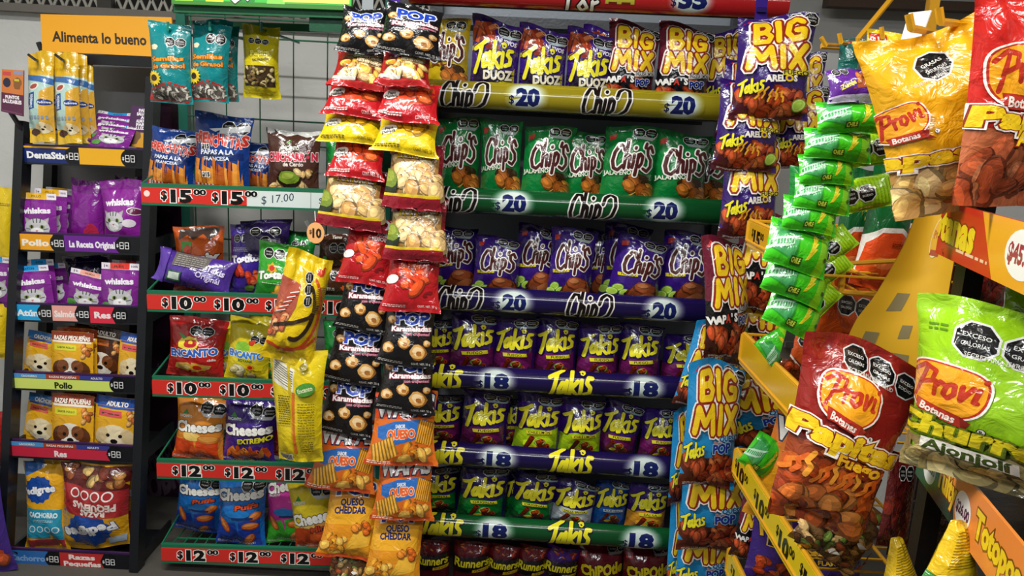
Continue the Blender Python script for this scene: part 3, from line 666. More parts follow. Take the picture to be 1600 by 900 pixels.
@kind('brown_pack', .15, .12, '#4a2818', .028)
def _(a, H):
    a.octs(-8, H*.6, 11, 2); a.ell(-30, H*.3, 6, 5, '#3c8a30', 0, 9); a.text('TITUS', -20, H*.2, 7, '#d8d0c0', .03); a.ell(20, H*.25, 9, 6, '#d85a1c', 0, 10, 0, .2); a.text('Yemas', -2, H*.9, 7, '#e8e0d0', .03)
@kind('yellow_twist', .19, .34, '#d8b814', .05, twist=18, wrinkle=1.7, topw=.8, botw=.95, nx=18, ny=26)
def _(a, H):
    a.octs(6, H*.80, 9, 3, gap=2.05, rot=-78); a.text('S', 34, H*.90, 9, '#c83a1c', .05); a.ell(28, H*.87, 8, 6, '#c8401c')
    a.poly([(-50, H*.20), (-22, H*.30), (-8, H*.52), (-8, H*.72), (-50, H*.76)], '#a8503c'); a.pile(-46, H*.24, -22, H*.52, 14, ('#c87a4a', '#b85a34', '#d89a6a'), 8, 4)
    for k in range(9): a.strokes([[(0, 0), (1, .5)]], -30+2.4*k, H*(.48+.022*k), 15, .12, ('#e8d8d0', '#c8402c')[k % 2], -8)
    arc = lambda r0, r1, y0: [(r0*math.cos(t*.16-1.7), y0+r1*math.sin(t*.16-1.7)) for t in range(18)]
    a.strokes([arc(30, 46, H*.50)], 0, 0, 1, 7, '#2c1c10', ox=0, oy=0); a.strokes([arc(42, 62, H*.50)], 0, 0, 1, 5, '#c8481c', ox=0, oy=0); a.strokes([[(-44, H*.16), (-10, H*.13), (30, H*.20), (44, H*.28)]], 0, 0, 1, 5, '#b8401c', ox=0, oy=0)
    a.strokes([[(-40, H*.33), (-6, H*.38), (24, H*.46), (36, H*.56)]], 0, 0, 1, 6, '#2c1c10', ox=0, oy=0)
    for k in range(14): a.rect(26, H*(.50+.018*k), 44, H*(.507+.018*k), '#6a5a14')
@kind('yellow_back', .19, .31, '#d2ba16', .03, twist=-10, wrinkle=1.3, topw=1.0, botw=.68, nx=16, ny=24)
def _(a, H):
    a.poly([(-46, H*.70), (-2, H*.62), (2, H*.82), (-40, H*.90)], '#d6d2c0')
    for k in range(8): a.poly([(-42+.5*k, H*(.73+.02*k)), (-4+.5*k, H*(.65+.02*k)), (-4+.5*k, H*(.657+.02*k)), (-42+.5*k, H*(.737+.02*k))], '#4a4638')
    a.poly([(-12, H*.9), (-7, H*.9), (-2, 0), (-7, 0)], '#b8a012')
    a.poly([(-6, H*.08), (0, H*.08), (2, H*.62), (-4, H*.62)], '#c8641c')
    lines(a, -34, -8, H*.58, 13, '#5a5014', 1.4, 3.2, 4); lines(a, 10, 38, H*.52, 14, '#6a5c14', 1.1, 3.6, 6); lines(a, 8, 34, H*.20, 5, '#5a5014', 1.2, 3, 7)
    a.ell(24, H*.66, 15, 9, '#4a8a34', 14); a.text('Encanto', 24, H*.66, 6, '#d8d8b0', .03, 14, w=22); a.ell(18, H*.85, 6, 6, '#8a7a14'); a.rect(-36, H*.035, -8, H*.10, '#d8d4c4')
    for k in range(12): a.rect(-35+2.2*k, H*.04, -34+2.2*k, H*.095, '#1a1a18')
# -------- small lime packs and what hangs beside them
@kind('lime_pack', .13, .085, '#3fc41e', .026, pinch=.03, seal=.05, wrinkle=.7)
def _(a, H):
    a.poly([(28, -1), (50, -1), (50, H+1), (30, H+1)], '#8ad61e')
    a.poly([(-48, H*.30), (-6, H*.10), (0, H*.80), (-40, H*.94)], '#2c9a34'); a.poly([(-44, H*.30), (-10, H*.16), (-8, H*.72), (-38, H*.84)], '#48a860')
    for k in range(9): a.strokes([[(0, 0), (.55, .55), (.4, 1), (.9, 1.5)]], -42+k*4, H*.30+k*1.0, 16, .08, '#bfe8c8', -14)
    a.rng = random.Random(8)
    for k in range(14): a.poly([(8+k*.7, H*.2+k*2), (13+k*.5, H*.23+k*2.1), (24-(k % 5)*3, H*.5+k*1.6), (14, H*.44+k*1.7)], ('#e8d82a', '#d8c01c', '#f0e44a')[k % 3])
    a.rect(-14, H*.10, 4, H*.24, '#2a5a14'); a.text('CHILE', -5, H*.17, 6, '#d8e84a', .03, 0, w=14); a.ell(40, H*.34, 3, 3, '#3a5a2a')
@kind('lime_tail', .16, .085, '#a6d81c', .02, pinch=.02, seal=.05, wrinkle=.7)
def _(a, H):
    for k in range(16): a.rect(-46+k*6, H*.1, -44+k*6, H*.9, '#94c616')
    a.octs(-22, H*.5, 13, 2)
@kind('purple_pack_small', .13, .085, '#5a2488', .026)
def _(a, H):
    a.poly([(-50, -1), (50, -1), (50, H*.2), (-50, H*.16)], '#c8bcd8'); a.poly([(-8, H*.3), (44, H*.42), (44, H*.9), (0, H*.84)], '#a8502c'); a.pile(4, H*.4, 40, H*.8, 7, ('#b85a2c', '#c8743c', '#984018'), 9); a.text('Zumba', -18, H*.44, 9, '#e8d83a', .04, 22, w=30); a.octs(-34, H*.86, 7, 2)
@kind('teal_bag', .12, .20, '#12665e', .028)
def _(a, H):
    a.octs(0, H*.40, 15, 2); a.ell(-34, H*.22, 8, 8, '#c86a6a', 0, 10, .3); a.rect(-50, H*.92, 50, H*.96, '#a83a2c')
@kind('yellow_hung', .14, .22, '#e4c41a', .03)
def _(a, H):
    a.rect(-46, H*.74, -8, H*.94, '#c8321c'); a.text('$10', -27, H*.84, 15, '#f4f0e8', .05, 4, w=32); lines(a, 12, 40, H*.80, 2, '#6a5a14', 1.4, 3); a.octs(-40, H*.5, 12, 1)
def greenred(name):
    @kind(name, .13, .235, '#0c5a2c', .036)
    def f(a, H):
        a.poly([(-50, -1), (50, -1), (50, H*.46), (20, H*.52), (-20, H*.50), (-50, H*.42)], '#e8e4dc'); a.poly([(-50, -1), (50, -1), (50, H*.42), (20, H*.48), (-20, H*.46), (-44, H*.36)], '#dc4c1c')
        a.rng = random.Random(2); a.ell(-8, H*.18, 32, 16, '#e05a22', 0, 14, .1); a.ell(-4, H*.22, 24, 9, '#ee8044', 0, 12, .1)
        a.octs(30, H*.14, 11, 1); a.ell(0, H*.62, 10, 8, '#c8b42a', 10, 10, .3); a.ell(2, H*.62, 5, 4, '#2a6a2c', 0, 9); lines(a, 4, 40, H*.40, 4, '#7a2410', 1.2, 2.6); a.octs(0, H*.84, 11, 2)
greenred('green_orange')
@kind('orange_bag', .17, .27, '#c8501a', .04)
def _(a, H):
    a.poly([(-50, -1), (50, -1), (50, H*.16), (0, H*.06), (-50, H*.20)], '#6a2410'); a.strokes([[(-50, H*.20), (-20, H*.08), (10, H*.07), (50, H*.17)]], 0, 0, 1, 2.5, '#e8d8c8', ox=0, oy=0); a.octs(6, H*.74, 14, 2); a.octs(-34, H*.34, 9, 1); lines(a, 10, 40, H*.5, 4, '#7a2a10', 1.2, 3); a.pile(-40, H*.0, 40, H*.1, 9, RED, 8)
@kind('waffle_side', .16, .25, '#d8941e', .035)
def _(a, H):
    a.poly([(-50, H*.50), (50, H*.50), (50, H+1), (-50, H+1)], '#dc7a24'); fat(a, 'WAPAS', 0, H*.80, 25, '#f4f2ee', 92, 0, .05, '#16244e', d1=.11); a.rect(-12, H*.58, 34, H*.72, '#20386e'); a.text('EXTRA', 11, H*.685, 6, '#f0ece4', .03, 0, w=28); a.text('QUESO', 11, H*.62, 7, '#f0ece4', .03, 0, w=36)
    a.poly([(-40, H*.10), (30, H*.04), (40, H*.40), (-20, H*.46)], '#eab02a'); a.rng = random.Random(3)
    for x, y in ((-20, .2), (6, .14), (14, .3), (-8, .34)): a.ell(x, H*y, 6, 5, '#c88a1c', 0, 11)
@kind('purple_nugget', .17, .25, '#3c2478', .036)
def _(a, H):
    a.text('Nuggets', 2, H*.78, 19, '#dcae2c', .05, 8, w=86, out=[(.10, '#20143c')]); a.rect(-30, H*.58, 34, H*.68, '#e0b42a'); a.rect(-28, H*.59, 32, H*.67, '#20143c'); a.text('FLAMENO', 2, H*.63, 7, '#e0b42a', .03, 0, w=48); a.pile(-34, H*.12, 36, H*.42, 16, RED, 11)
# -------- big bags
def provi_logo(a, x, y, s, rot=0, fill='#eea21e', clip=False):
    cs, sn = math.cos(R(rot)), math.sin(R(rot)); P = lambda u, v: (x+(u*cs-v*sn)*s, y+(u*sn+v*cs)*s)
    for k, c in ((1.10, '#f2ece0'), (1.04, '#b8301c'), (.98, fill)):
        p = [P(30*k*math.copysign(abs(math.cos(t))**.75, math.cos(t)), 22*k*math.copysign(abs(math.sin(t))**.75, math.sin(t))+2*math.cos(2*t)) for t in [2*math.pi*i/36 for i in range(36)]]
        a.poly(p, c)
    a.strokes([[(.1, -.1), (.3, .9)], [(-.15, .75), (.2, 1.0), (.62, .86), (.58, .52), (.2, .4)], [(.72, .55), (.76, .1)], [(.74, .36), (.86, .56), (.98, .5)], [(1.2, .55), (1.08, .5), (1.04, .2), (1.2, .08), (1.34, .26), (1.28, .52), (1.2, .55)], [(1.48, .55), (1.56, .1), (1.76, .56)], [(1.92, .54), (1.9, .12), (2.0, .1)], [(1.98, .8), (2.0, .84)]], *P(0, 3), 26*s, .15, '#b8321c', rot+4, (), .95, .95, .45, .2)
    a.poly([P(-20, -14), P(16, -20), P(18, -31), P(-18, -25)], '#b03020'); a.poly([P(16, -20), P(24, -24), P(21, -29), P(27, -36), P(18, -33)], '#8c2216'); a.text('Botanas', *P(-1, -22.5), 7*s, '#f4e4d8', .03, rot-9, w=28*s)
    a.ell(*P(31, -29), 3.2*s, 3.2*s, '#20140c'); a.ell(*P(31, -29), 2.5*s, 2.5*s, '#e8e4dc'); a.text('R', *P(31, -29), 3*s, '#20140c', .03)
def big_word(a, t, x, y, h, w, rot, c='#f0c61c', o1='#8a2a14', o2='#f4efe6'):
    a.text(t, x, y, h, c, .055, rot, .12, w, [(.09, o1), (.135, o2)])
@kind('big_yellow', .235, .36, '#e4a814', .05, nx=20, ny=28, wrinkle=1.2, topw=.98, rag=.8)
def _(a, H):
    a.octs(-2, H*.80, 13, 1, ('GRASAS SATURADAS',), 16); a.text('SECRETARÍA DE SALUD', -8, H*.725, 2.6, '#d8d4cc', .01, 16, w=26)
    a.poly([(-50, -1), (50, -1), (50, H*.28), (-50, H*.28)], '#b88a48'); a.pile(-46, 2, 46, H*.25, 24, ('#d8b068', '#c89a50', '#e0c084'), 16, 3, .6)
    a.rect(-50, H*.28, 50, H*.315, '#c4381c'); a.rect(-50, H*.273, 50, H*.282, '#f0e8d8')
    provi_logo(a, -36, H*.53, .62, 10); big_word(a, 'Papas', -32, H*.325, 12, 78, -4)
@kind('big_red', .235, .36, '#c8241c', .05, nx=20, ny=28, wrinkle=1.2)
def _(a, H):
    a.octs(16, H*.80, 13, 2, ('EXCESO CALORÍAS', 'EXCESO SODIO'), 14); a.poly([(-50, -1), (50, -1), (50, H*.30), (-50, H*.36)], '#b8643c'); a.pile(-46, 2, 46, H*.26, 18, ('#b85a34', '#c87a50', '#a84a28'), 16, 3, .6)
    provi_logo(a, -12, H*.60, .95, 4); big_word(a, 'Papas', -4, H*.39, 13, 84, -3); a.text('Adobadas', 16, H*.30, 9, '#f0c61c', .04, -3, w=60, out=[(.10, '#8a2a14')])
@kind('big_maroon', .235, .36, '#8e2019', .06, nx=20, ny=28, wrinkle=1.2, rag=.8, botw=.74, topw=1.04)
def _(a, H):
    a.octs(-10, H*.90, 9.5, 3, ('EXCESO CALORÍAS', 'EXCESO GRASAS SATURADAS', 'EXCESO SODIO'), -4, 2.15); a.text('SECRETARÍA DE SALUD', 2, H*.84, 3, '#d8d4cc', .01, -4, w=38); a.poly([(-50, -1), (50, -1), (50, H*.36), (20, H*.48), (-50, H*.46)], '#96401f')
    a.pile(-44, 4, 44, H*.40, 46, ('#b8561f', '#c86a2c', '#a04018', '#d0823a', '#8e3414'), 15, 5, .7)
    for k in range(11): a.strokes([[(0, 0), (.3, .6), (.05, 1), (.5, 1.7)]], -38+k*7.6, H*(.28+.03*(k % 3)), 11, .34, ('#e07a24', '#d8601c', '#e89a30')[k % 3], k*17 % 50-25)
    provi_logo(a, -12, H*.72, .76, -4); big_word(a, 'Papitas', -2, H*.52, 15, 92, -5); a.text('Fuego', 10, H*.42, 9, '#f0b81c', .04, -5, w=40, out=[(.09, '#7a1c14')])
    a.strokes([[(40, H*.44), (47, H*.36), (46, H*.28)]], 0, 0, 1, 1.4, '#e8dcd4', ox=0, oy=0)
@kind('big_lime', .27, .36, '#93c51a', .055, nx=20, ny=28, wrinkle=1.1, rag=1.0)
def _(a, H):
    a.octs(-14, H*.80, 12, 3, ('EXCESO CALORÍAS', 'EXCESO GRASAS SATURADAS', 'EXCESO SODIO'), -3, 2.15); a.text('SECRETARÍA DE SALUD', 0, H*.72, 3, '#d8d4cc', .01, -3, w=38); lines(a, -42, -30, H*.84, 2, '#5a8a14', 1.4, 3)
    provi_logo(a, -28, H*.53, .82, -6); a.poly([(-50, -1), (50, -1), (50, H*.20), (-50, H*.22)], '#8a7a4c'); a.pile(-46, 2, 46, H*.14, 14, ('#a89a64', '#8a7a48', '#c0b078'), 14, 3, .6)
    big_word(a, 'Churros', -10, H*.30, 14, 96, -3, '#dcc81c', '#6a7a10', '#5a6a20'); a.poly([(-38, H*.16), (14, H*.14), (14, H*.205), (-38, H*.225)], '#e8e4d8'); a.text('Ajonjolí', -13, H*.182, 7.5, '#3a4a14', .04, -2, w=46)
@kind('ridged_yellow', .17, .24, '#e0b818', .04, topw=.22, botw=1.1, nx=16, ny=22)
def _(a, H):
    for k in range(13): a.strokes([[(-30+k, H*(.44+.035*k)), (44, H*(.50+.035*k))]], 0, 0, 1, 1.5, '#8a6a10', ox=0, oy=0)
    provi_logo(a, -14, H*.22, .8, -6); a.octs(32, H*.26, 9, 2); a.poly([(-50, -1), (-40, -1), (-34, H*.3), (-50, H*.34)], '#3c8a3a')
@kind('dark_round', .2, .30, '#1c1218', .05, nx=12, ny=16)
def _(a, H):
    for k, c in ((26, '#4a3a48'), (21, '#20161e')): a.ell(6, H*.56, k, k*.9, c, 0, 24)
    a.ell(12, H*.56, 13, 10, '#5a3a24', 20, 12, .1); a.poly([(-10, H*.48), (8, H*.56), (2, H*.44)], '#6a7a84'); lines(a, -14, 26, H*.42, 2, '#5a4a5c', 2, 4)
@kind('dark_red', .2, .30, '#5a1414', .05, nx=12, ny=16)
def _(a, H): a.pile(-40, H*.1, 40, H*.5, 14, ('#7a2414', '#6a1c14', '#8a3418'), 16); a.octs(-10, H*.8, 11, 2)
# -------- pet food
def dogface(a, x, y, r, brown=True):
    a.rng = random.Random(6); e = '#5a3016' if brown else '#d8c090'; b = '#e8e0d2' if brown else '#ecdcb4'
    a.ell(x, y, r, r*.95, b, 0, 16)
    for sx in (-1, 1):
        a.ell(x+sx*r*.85, y+r*.15, r*.42, r*.6, e, sx*25, 12)
        if brown: a.ell(x+sx*r*.5, y+r*.30, r*.42, r*.5, '#7a4420', sx*10, 12)
        a.ell(x+sx*r*.40, y+r*.18, r*.13, r*.13, '#1a1210', 0, 10)
    a.ell(x, y-r*.35, r*.5, r*.4, '#f2ece0' if brown else '#f4e8c8', 0, 12); a.ell(x, y-r*.22, r*.24, r*.17, '#1c1614', 0, 10)
def catface(a, x, y, r):
    for sx in (-1, 1): a.poly([(x+sx*r*.95, y+r*.95), (x+sx*r*.25, y+r*.6), (x+sx*r*.8, y+r*.0)], '#a4a4a8'); a.poly([(x+sx*r*.84, y+r*.78), (x+sx*r*.45, y+r*.55), (x+sx*r*.74, y+r*.25)], '#c8a8b0')
    a.ell(x, y, r, r*.85, '#c2c2c6', 0, 16); a.ell(x, y-r*.35, r*.55, r*.4, '#ececee', 0, 12)
    for k in (-1, 0, 1): a.strokes([[(0, 0), (k*.1, .5)]], x+k*r*.25, y+r*.5, r*.7, .12, '#4a4a50', ox=0, oy=0)
    for sx in (-1, 1):
        a.strokes([[(0, 0), (sx*.4, .1)]], x+sx*r*.55, y-r*.1, r*.8, .08, '#5a5a60', ox=0, oy=0)
        a.ell(x+sx*r*.42, y+r*.12, r*.2, r*.17, '#8a9a4a', 0, 12); a.ell(x+sx*r*.42, y+r*.12, r*.1, r*.15, '#101010', 0, 10)
    a.poly([(x-r*.12, y-r*.18), (x+r*.12, y-r*.18), (x, y-r*.32)], '#c87a80')
def whis(a, x, y, h, w, rot=0): a.text('whiskas', x, y, h, '#f2ecf6', .05, rot, w=w)
def catpouch(name, band, word):
    @kind(name, .095, .145, '#7a2488', .010, pinch=.0, seal=.05, nx=8, ny=12, wrinkle=.5, rag=.1)
    def f(a, H):
        a.rect(-50, H*.885, 50, H+1, '#e8e2ea'); a.rect(-26, H*.89, 26, H, band); a.text(word, 0, H*.94, 6, shade(band, .45), .02, 0, w=26); a.text('1+', -38, H*.94, 8, '#5a3a64', .03); a.text('100%', 38, H*.945, 5, '#5a3a64', .02, w=16)
        a.poly([(-50, H*.86), (50, H*.80), (50, H*.60), (-50, H*.70)], '#8a2c98'); whis(a, 0, H*.68, 15, 74, 3); catface(a, 4, H*.36, 32); a.ell(-32, H*.22, 13, 12, '#5a9a4a', 0, 12, .1); a.rect(-50, -1, 50, H*.10, '#5a1866')
catpouch('cat_pouch_yellow', '#eab42a', 'POLLO'); catpouch('cat_pouch_blue', '#2a9ade', 'ATÚN'); catpouch('cat_pouch_pink', '#f0a898', 'SALMÓN'); catpouch('cat_pouch_red', '#dc3c34', 'RES')
@kind('cat_bag', .135, .20, '#8a2494', .03, nx=12, ny=16)
def _(a, H):
    a.rect(-50, H*.86, 50, H+1, '#762080'); whis(a, -2, H*.68, 13, 66, 2); catface(a, -14, H*.40, 26); a.ell(22, H*.38, 14, 9, '#e8e0e8'); a.ell(34, H*.55, 16, 8, '#e8e0e8', -6); a.ell(34, H*.55, 14, 6.5, '#6a2a4a', -6)
    a.poly([(-50, -1), (50, -1), (50, H*.20), (10, H*.14), (-50, H*.21)], '#c8382c'); a.text('CARNE', -26, H*.16, 7, '#401010', .03, 0, w=30); a.pile(0, H*.03, 44, H*.16, 9, ('#a8502c', '#c8743c', '#8a3a1c'), 8)
@kind('cat_bag_back', .12, .20, '#7c1f88', .03, nx=12, ny=16)
def _(a, H): a.rect(-50, H*.80, 50, H+1, '#6a1a74'); a.poly([(-4, H*.02), (46, H*.02), (40, H*.28), (4, H*.26)], '#b02a4a'); a.ell(24, H*.26, 14, 14, '#b02a4a', 0, 12)
def dogpouch(name, top, band, word, brown, base='#e2a81c', sub=None):
    @kind(name, .10, .135, base, .008, pinch=.0, seal=.05, nx=8, ny=12, wrinkle=.4, rag=.1)
    def f(a, H):
        a.rect(-50, H*.84, 50, H+1, top); a.text(word, 0, H*.885, 9.5, '#f4ece0', .05, 0, w=min(84, len(word)*8)); a.rect(-46, H*.80, 46, H*.835, '#f0e8da' if brown else '#2a5ab0')
        a.poly([(-40, H*.66), (14, H*.66), (12, H*.77), (-40, H*.77)], band); a.text(sub or 'SABOR POLLO', -12, H*.715, 4.5, '#3a3a1a', .03, 0, w=40)
        a.pile(24, H*.56, 44, H*.76, 6, ('#c87a3c', '#a85a28', '#d8a060'), 8, 3, .7); dogface(a, 0, H*.30, 34, brown); a.ell(6, H*.05, 16, 9, '#1c4a9a'); a.text('Pedigree', 6, H*.05, 5, '#f0f0f0', .03, 0, w=26)
dogpouch('dog_pouch_small', '#8a3414', '#d8d42c', 'RAZAS PEQUEÑAS', True); dogpouch('dog_pouch_puppy', '#3a7ab8', '#d85a4a', 'CACHORRO', False); dogpouch('dog_pouch_adult', '#1c4a9e', '#d8505a', 'ADULTO', False, sub='res'); dogpouch('dog_pouch_dark', '#3a1c10', '#b8602c', 'ADULTO', True, base='#4a2614')
def pedigree(a, x, y, r, rot=0):
    a.ell(x, y, r*1.12, r, '#1c4a9e', rot, 28, 0, .06); a.text('Pedigree', x, y, r*.52, '#f2f2f4', .05, rot+6, w=r*2.7, out=[(.09, '#163a80')])
@kind('dog_bag_puppy', .155, .31, '#e0a41c', .04, nx=14, ny=22, wrinkle=1.3)
def _(a, H):
    a.poly([(-46, H*.84), (-4, H*.92), (-8, H*1.0), (-46, H*1.0)], '#3a6ab0'); pedigree(a, -12, H*.70, 28); a.poly([(-38, H*.18), (42, H*.16), (42, H*.50), (-38, H*.50)], '#2a94b4'); a.text('CACHORRO', 2, H*.44, 10, '#e8f4f8', .05, 0, w=66)
    for k in range(4): a.ell(-24+k*18, H*.28, 7.5, 7.5, '#e4f0f4', 0, 14); a.ell(-24+k*18, H*.28, 5.5, 5.5, '#3a9ab8', 0, 12)
    a.rect(-36, H*.06, 42, H*.155, '#b0303c'); lines(a, -20, 26, H*.38, 2, '#cfe6ee', 1.4, 3)
@kind('dog_bag_small', .21, .29, '#dca01c', .045, nx=16, ny=22, wrinkle=1.6, rag=1.2)
def _(a, H):      # lies upside down: its own top points to the shelf
    pedigree(a, 2, H*.74, 30, 8); a.poly([(-50, H*.26), (50, H*.22), (50, H*.56), (-50, H*.56)], '#a82c30'); a.text('RAZAS', -6, H*.515, 8, '#f2e4dc', .05, 0, w=36); a.text('PEQUEÑAS', -6, H*.44, 10, '#f2e4dc', .05, 0, w=64)
    for k in range(4): a.ell(-27+k*17, H*.31, 7.5, 7.5, '#f0e8e4', 0, 14); a.ell(-27+k*17, H*.31, 5.5, 5.5, '#a82c30', 0, 12)
    a.poly([(-50, H*.02), (50, H*.02), (50, H*.22), (-50, H*.26)], '#5a1c1c'); a.pile(-40, H*.04, 40, H*.2, 14, ('#a8743c', '#8a4a28', '#6a2a1c', '#c0a060'), 9); a.poly([(-48, H*.82), (-26, H*.84), (-24, H*.94), (-46, H*.92)], '#b8c8d8')
@kind('dental_stick', .062, .215, '#dcae1c', .018, nx=8, ny=16, seal=.12, pinch=.02, wrinkle=.8)
def _(a, H):
    a.rect(-50, H*.16, 50, H*.74, '#b0d0c8'); a.poly([(4, H*.10), (50, H*.10), (50, H*.64), (10, H*.56)], '#dca83c'); a.poly([(-50, H*.70), (50, H*.64), (50, H*.71), (-50, H*.76)], '#3a6aa8'); a.ell(-14, H*.62, 22, 14, '#e8e0d8', 20, 14); a.ell(-14, H*.62, 16, 9, '#a84a3c', 20, 12)
    a.poly([(-36, H*.36), (-10, H*.38), (-10, H*.56), (-36, H*.54)], '#1c4a8e'); a.text('DentaStix', -23, H*.46, 12, '#d8e4f0', .03, 88, w=50); a.ell(24, H*.45, 24, 13, '#1c3a80', 0, 16); a.text('Pedigree', 24, H*.45, 9, '#e8e8f0', .03, 5, w=40)
    dogface(a, 14, H*.16, 24, False); a.ell(-24, H*.12, 20, 14, '#4a3024', 0, 12, .1); a.rect(-50, -1, 50, H*.06, '#d8b030')
    for k in range(6): a.rect(-40+k*14, H*.26, -32+k*14, H*.30, '#8a9ab0')
# ------------------------------------------------------------------ the room
def wallbox(name, lo, hi, c, kind='wall'):
    b = MB(); b.box(lo, hi, M(c, kind)); o = b.build(name); tag(o, kind='structure'); return o
WB = 2.98
wallbox('wall_back', (-2.3, WB, -.1), (2.2, WB+.05, 1.80), '#e4e5e2')
wallbox('wall_back_outside', (-2.3, WB+.5, 1.5), (-.3, WB+.55, 2.8), '#4a4844')
wallbox('wall_back_upper', (-.35, WB, 1.80), (2.2, WB+.05, 2.8), '#a8a8a4')
wallbox('floor', (-2.3, -2.2, -.1), (2.2, WB, 0), '#4a4640')
wallbox('ceiling', (-2.3, -2.2, 2.75), (2.2, WB, 2.85), '#a9a8a4')
wallbox('wall_left', (-2.4, -2.2, -.1), (-2.3, WB+.1, 2.8), '#b4b3ae')
wallbox('wall_right', (2.1, -2.2, -.1), (2.2, WB+.1, 2.8), '#8f8a80')
b = MB(); b.box((-2.3, WB-.05, 1.785), (-.35, WB+.06, 1.812), M('#77736c', 'wall')); tag(b.build('trim_1'), kind='structure')
# the barred opening over the ledge, closed with expanded metal
win = empty('window_1', (0, 0, 0)); tag(win, kind='structure')
b = MB()
for i in range(44):
    x = -2.1+i*.042
    for s in (-1, 1): b.bar((x, WB+.02, 1.81), (x+s*.21, WB+.02, 2.3), .009, .006, M('#a9a69c', 'paint'))
tag(b.build('window_mesh', win), kind='structure')
b = MB()
for x in (-1.52, -.98, -.45): b.bar((x, WB, 1.81), (x, WB, 2.35), .05, .03, M('#35332f', 'paint'))
tag(b.build('window_frame', win), kind='structure')
b = MB(); a0, a1 = at(1290, 4, 2.9), at(1570, 14, 2.9); b.bar(a0, a1, .06, .03, M('#4a382c', 'wall')); tag(b.build('trim_2'), kind='structure')
# ------------------------------------------------------------------ racks
def half_rail(name, a, b, r, art, base, parent, H, sq=1.0):
    """a rounded price rail from a to b, printed with art (100 wide)"""
    a, b = np.array(a), np.array(b); nx, ny = 30, 8
    d = (b-a)/np.linalg.norm(b-a); up = np.array((0, 0, 1.))-d*d[2]; up /= np.linalg.norm(up); fw = np.cross(d, up); fw = -fw if fw[1] > 0 else fw
    P = np.zeros((nx+1, ny+1, 3))
    for i in range(nx+1):
        for j in range(ny+1):
            t = (-80+160*j/ny)*math.pi/180; P[i, j] = a+(b-a)*i/nx+up*r*math.sin(t)+fw*r*sq*math.cos(t)
    N = grid_normals(P); s = SB(); s.grid(P, N, M(base, 'gloss'))
    Q = P[:, [0, ny]]; s.grid(Q, np.repeat(np.repeat(-fw[None, None, :], nx+1, 0), 2, 1), M('#2a2a2c', 'paint'), True)
    for i, sg in ((0, -1), (nx, 1)): s.addn([tuple(q) for q in P[i]], [tuple(d*sg)]*(ny+1), [tuple(range(ny+1))], M(base, 'gloss'))
    lay(art, P, N, (-50, 50, 0, H), lambda j, p, n, c: s.addn(p, n, [tuple(range(len(p)))], M(c, 'gloss')), layer=4e-5)
    return s.done(name, parent)
def glow(a, x, y, rx, ry, base, white='#cfdcd6'):
    B = [int(base[i:i+2], 16) for i in (1, 3, 5)]; W_ = [int(white[i:i+2], 16) for i in (1, 3, 5)]
    for k in range(7):
        t = (k+1)/7; a.ell(x, y, rx*(1.25-.5*t), ry*(1.25-.5*t), '#%02x%02x%02x' % tuple(int(B[i]+(W_[i]-B[i])*t**1.3) for i in range(3)), 0, 24)
main = empty('snack_display_rack', at(890, 450, 2.5)*1.0, 'tall dark snack rack with glossy rounded gold, green and purple price rails', 'display rack')
main.location.z = 0
def kid(o, p):
    o.matrix_parent_inverse = Matrix.Translation(-p.location); return o
XM0, XM1 = 640, 1140
MR = []      # (left picture point, right picture point, base colour, price, logo kind, logo xs, price xs)
ROWS = [((698, -14), (1225, 8), '#a81f22', '35', 'word', (910,), (1077,)),
        ((698, 146), (1128, 168), '#8f821a', '20', 'chips', (724, 943), (823, 1062)),
        ((698, 311), (1113, 331), '#0e4822', '20', 'chips', (706, 922), (802, 1035)),
        ((692, 463), (1108, 486), '#1a1042', '20', 'chips', (716, 917), (802, 1033)),
        ((683, 586), (1072, 606), '#1a1042', '18', 'takis', (690, 892), (775, 1005)),
        ((687, 705), (1060, 730), '#1a1042', '18', 'takis', (693, 892), (778, 1005)),
        ((680, 816), (1057, 841), '#0e4822', '18', 'takis', (692, 890), (772, 998)),
        ((676, 925), (1050, 950), '#5a1420', '18', 'none', (), ())]
DM = 2.30
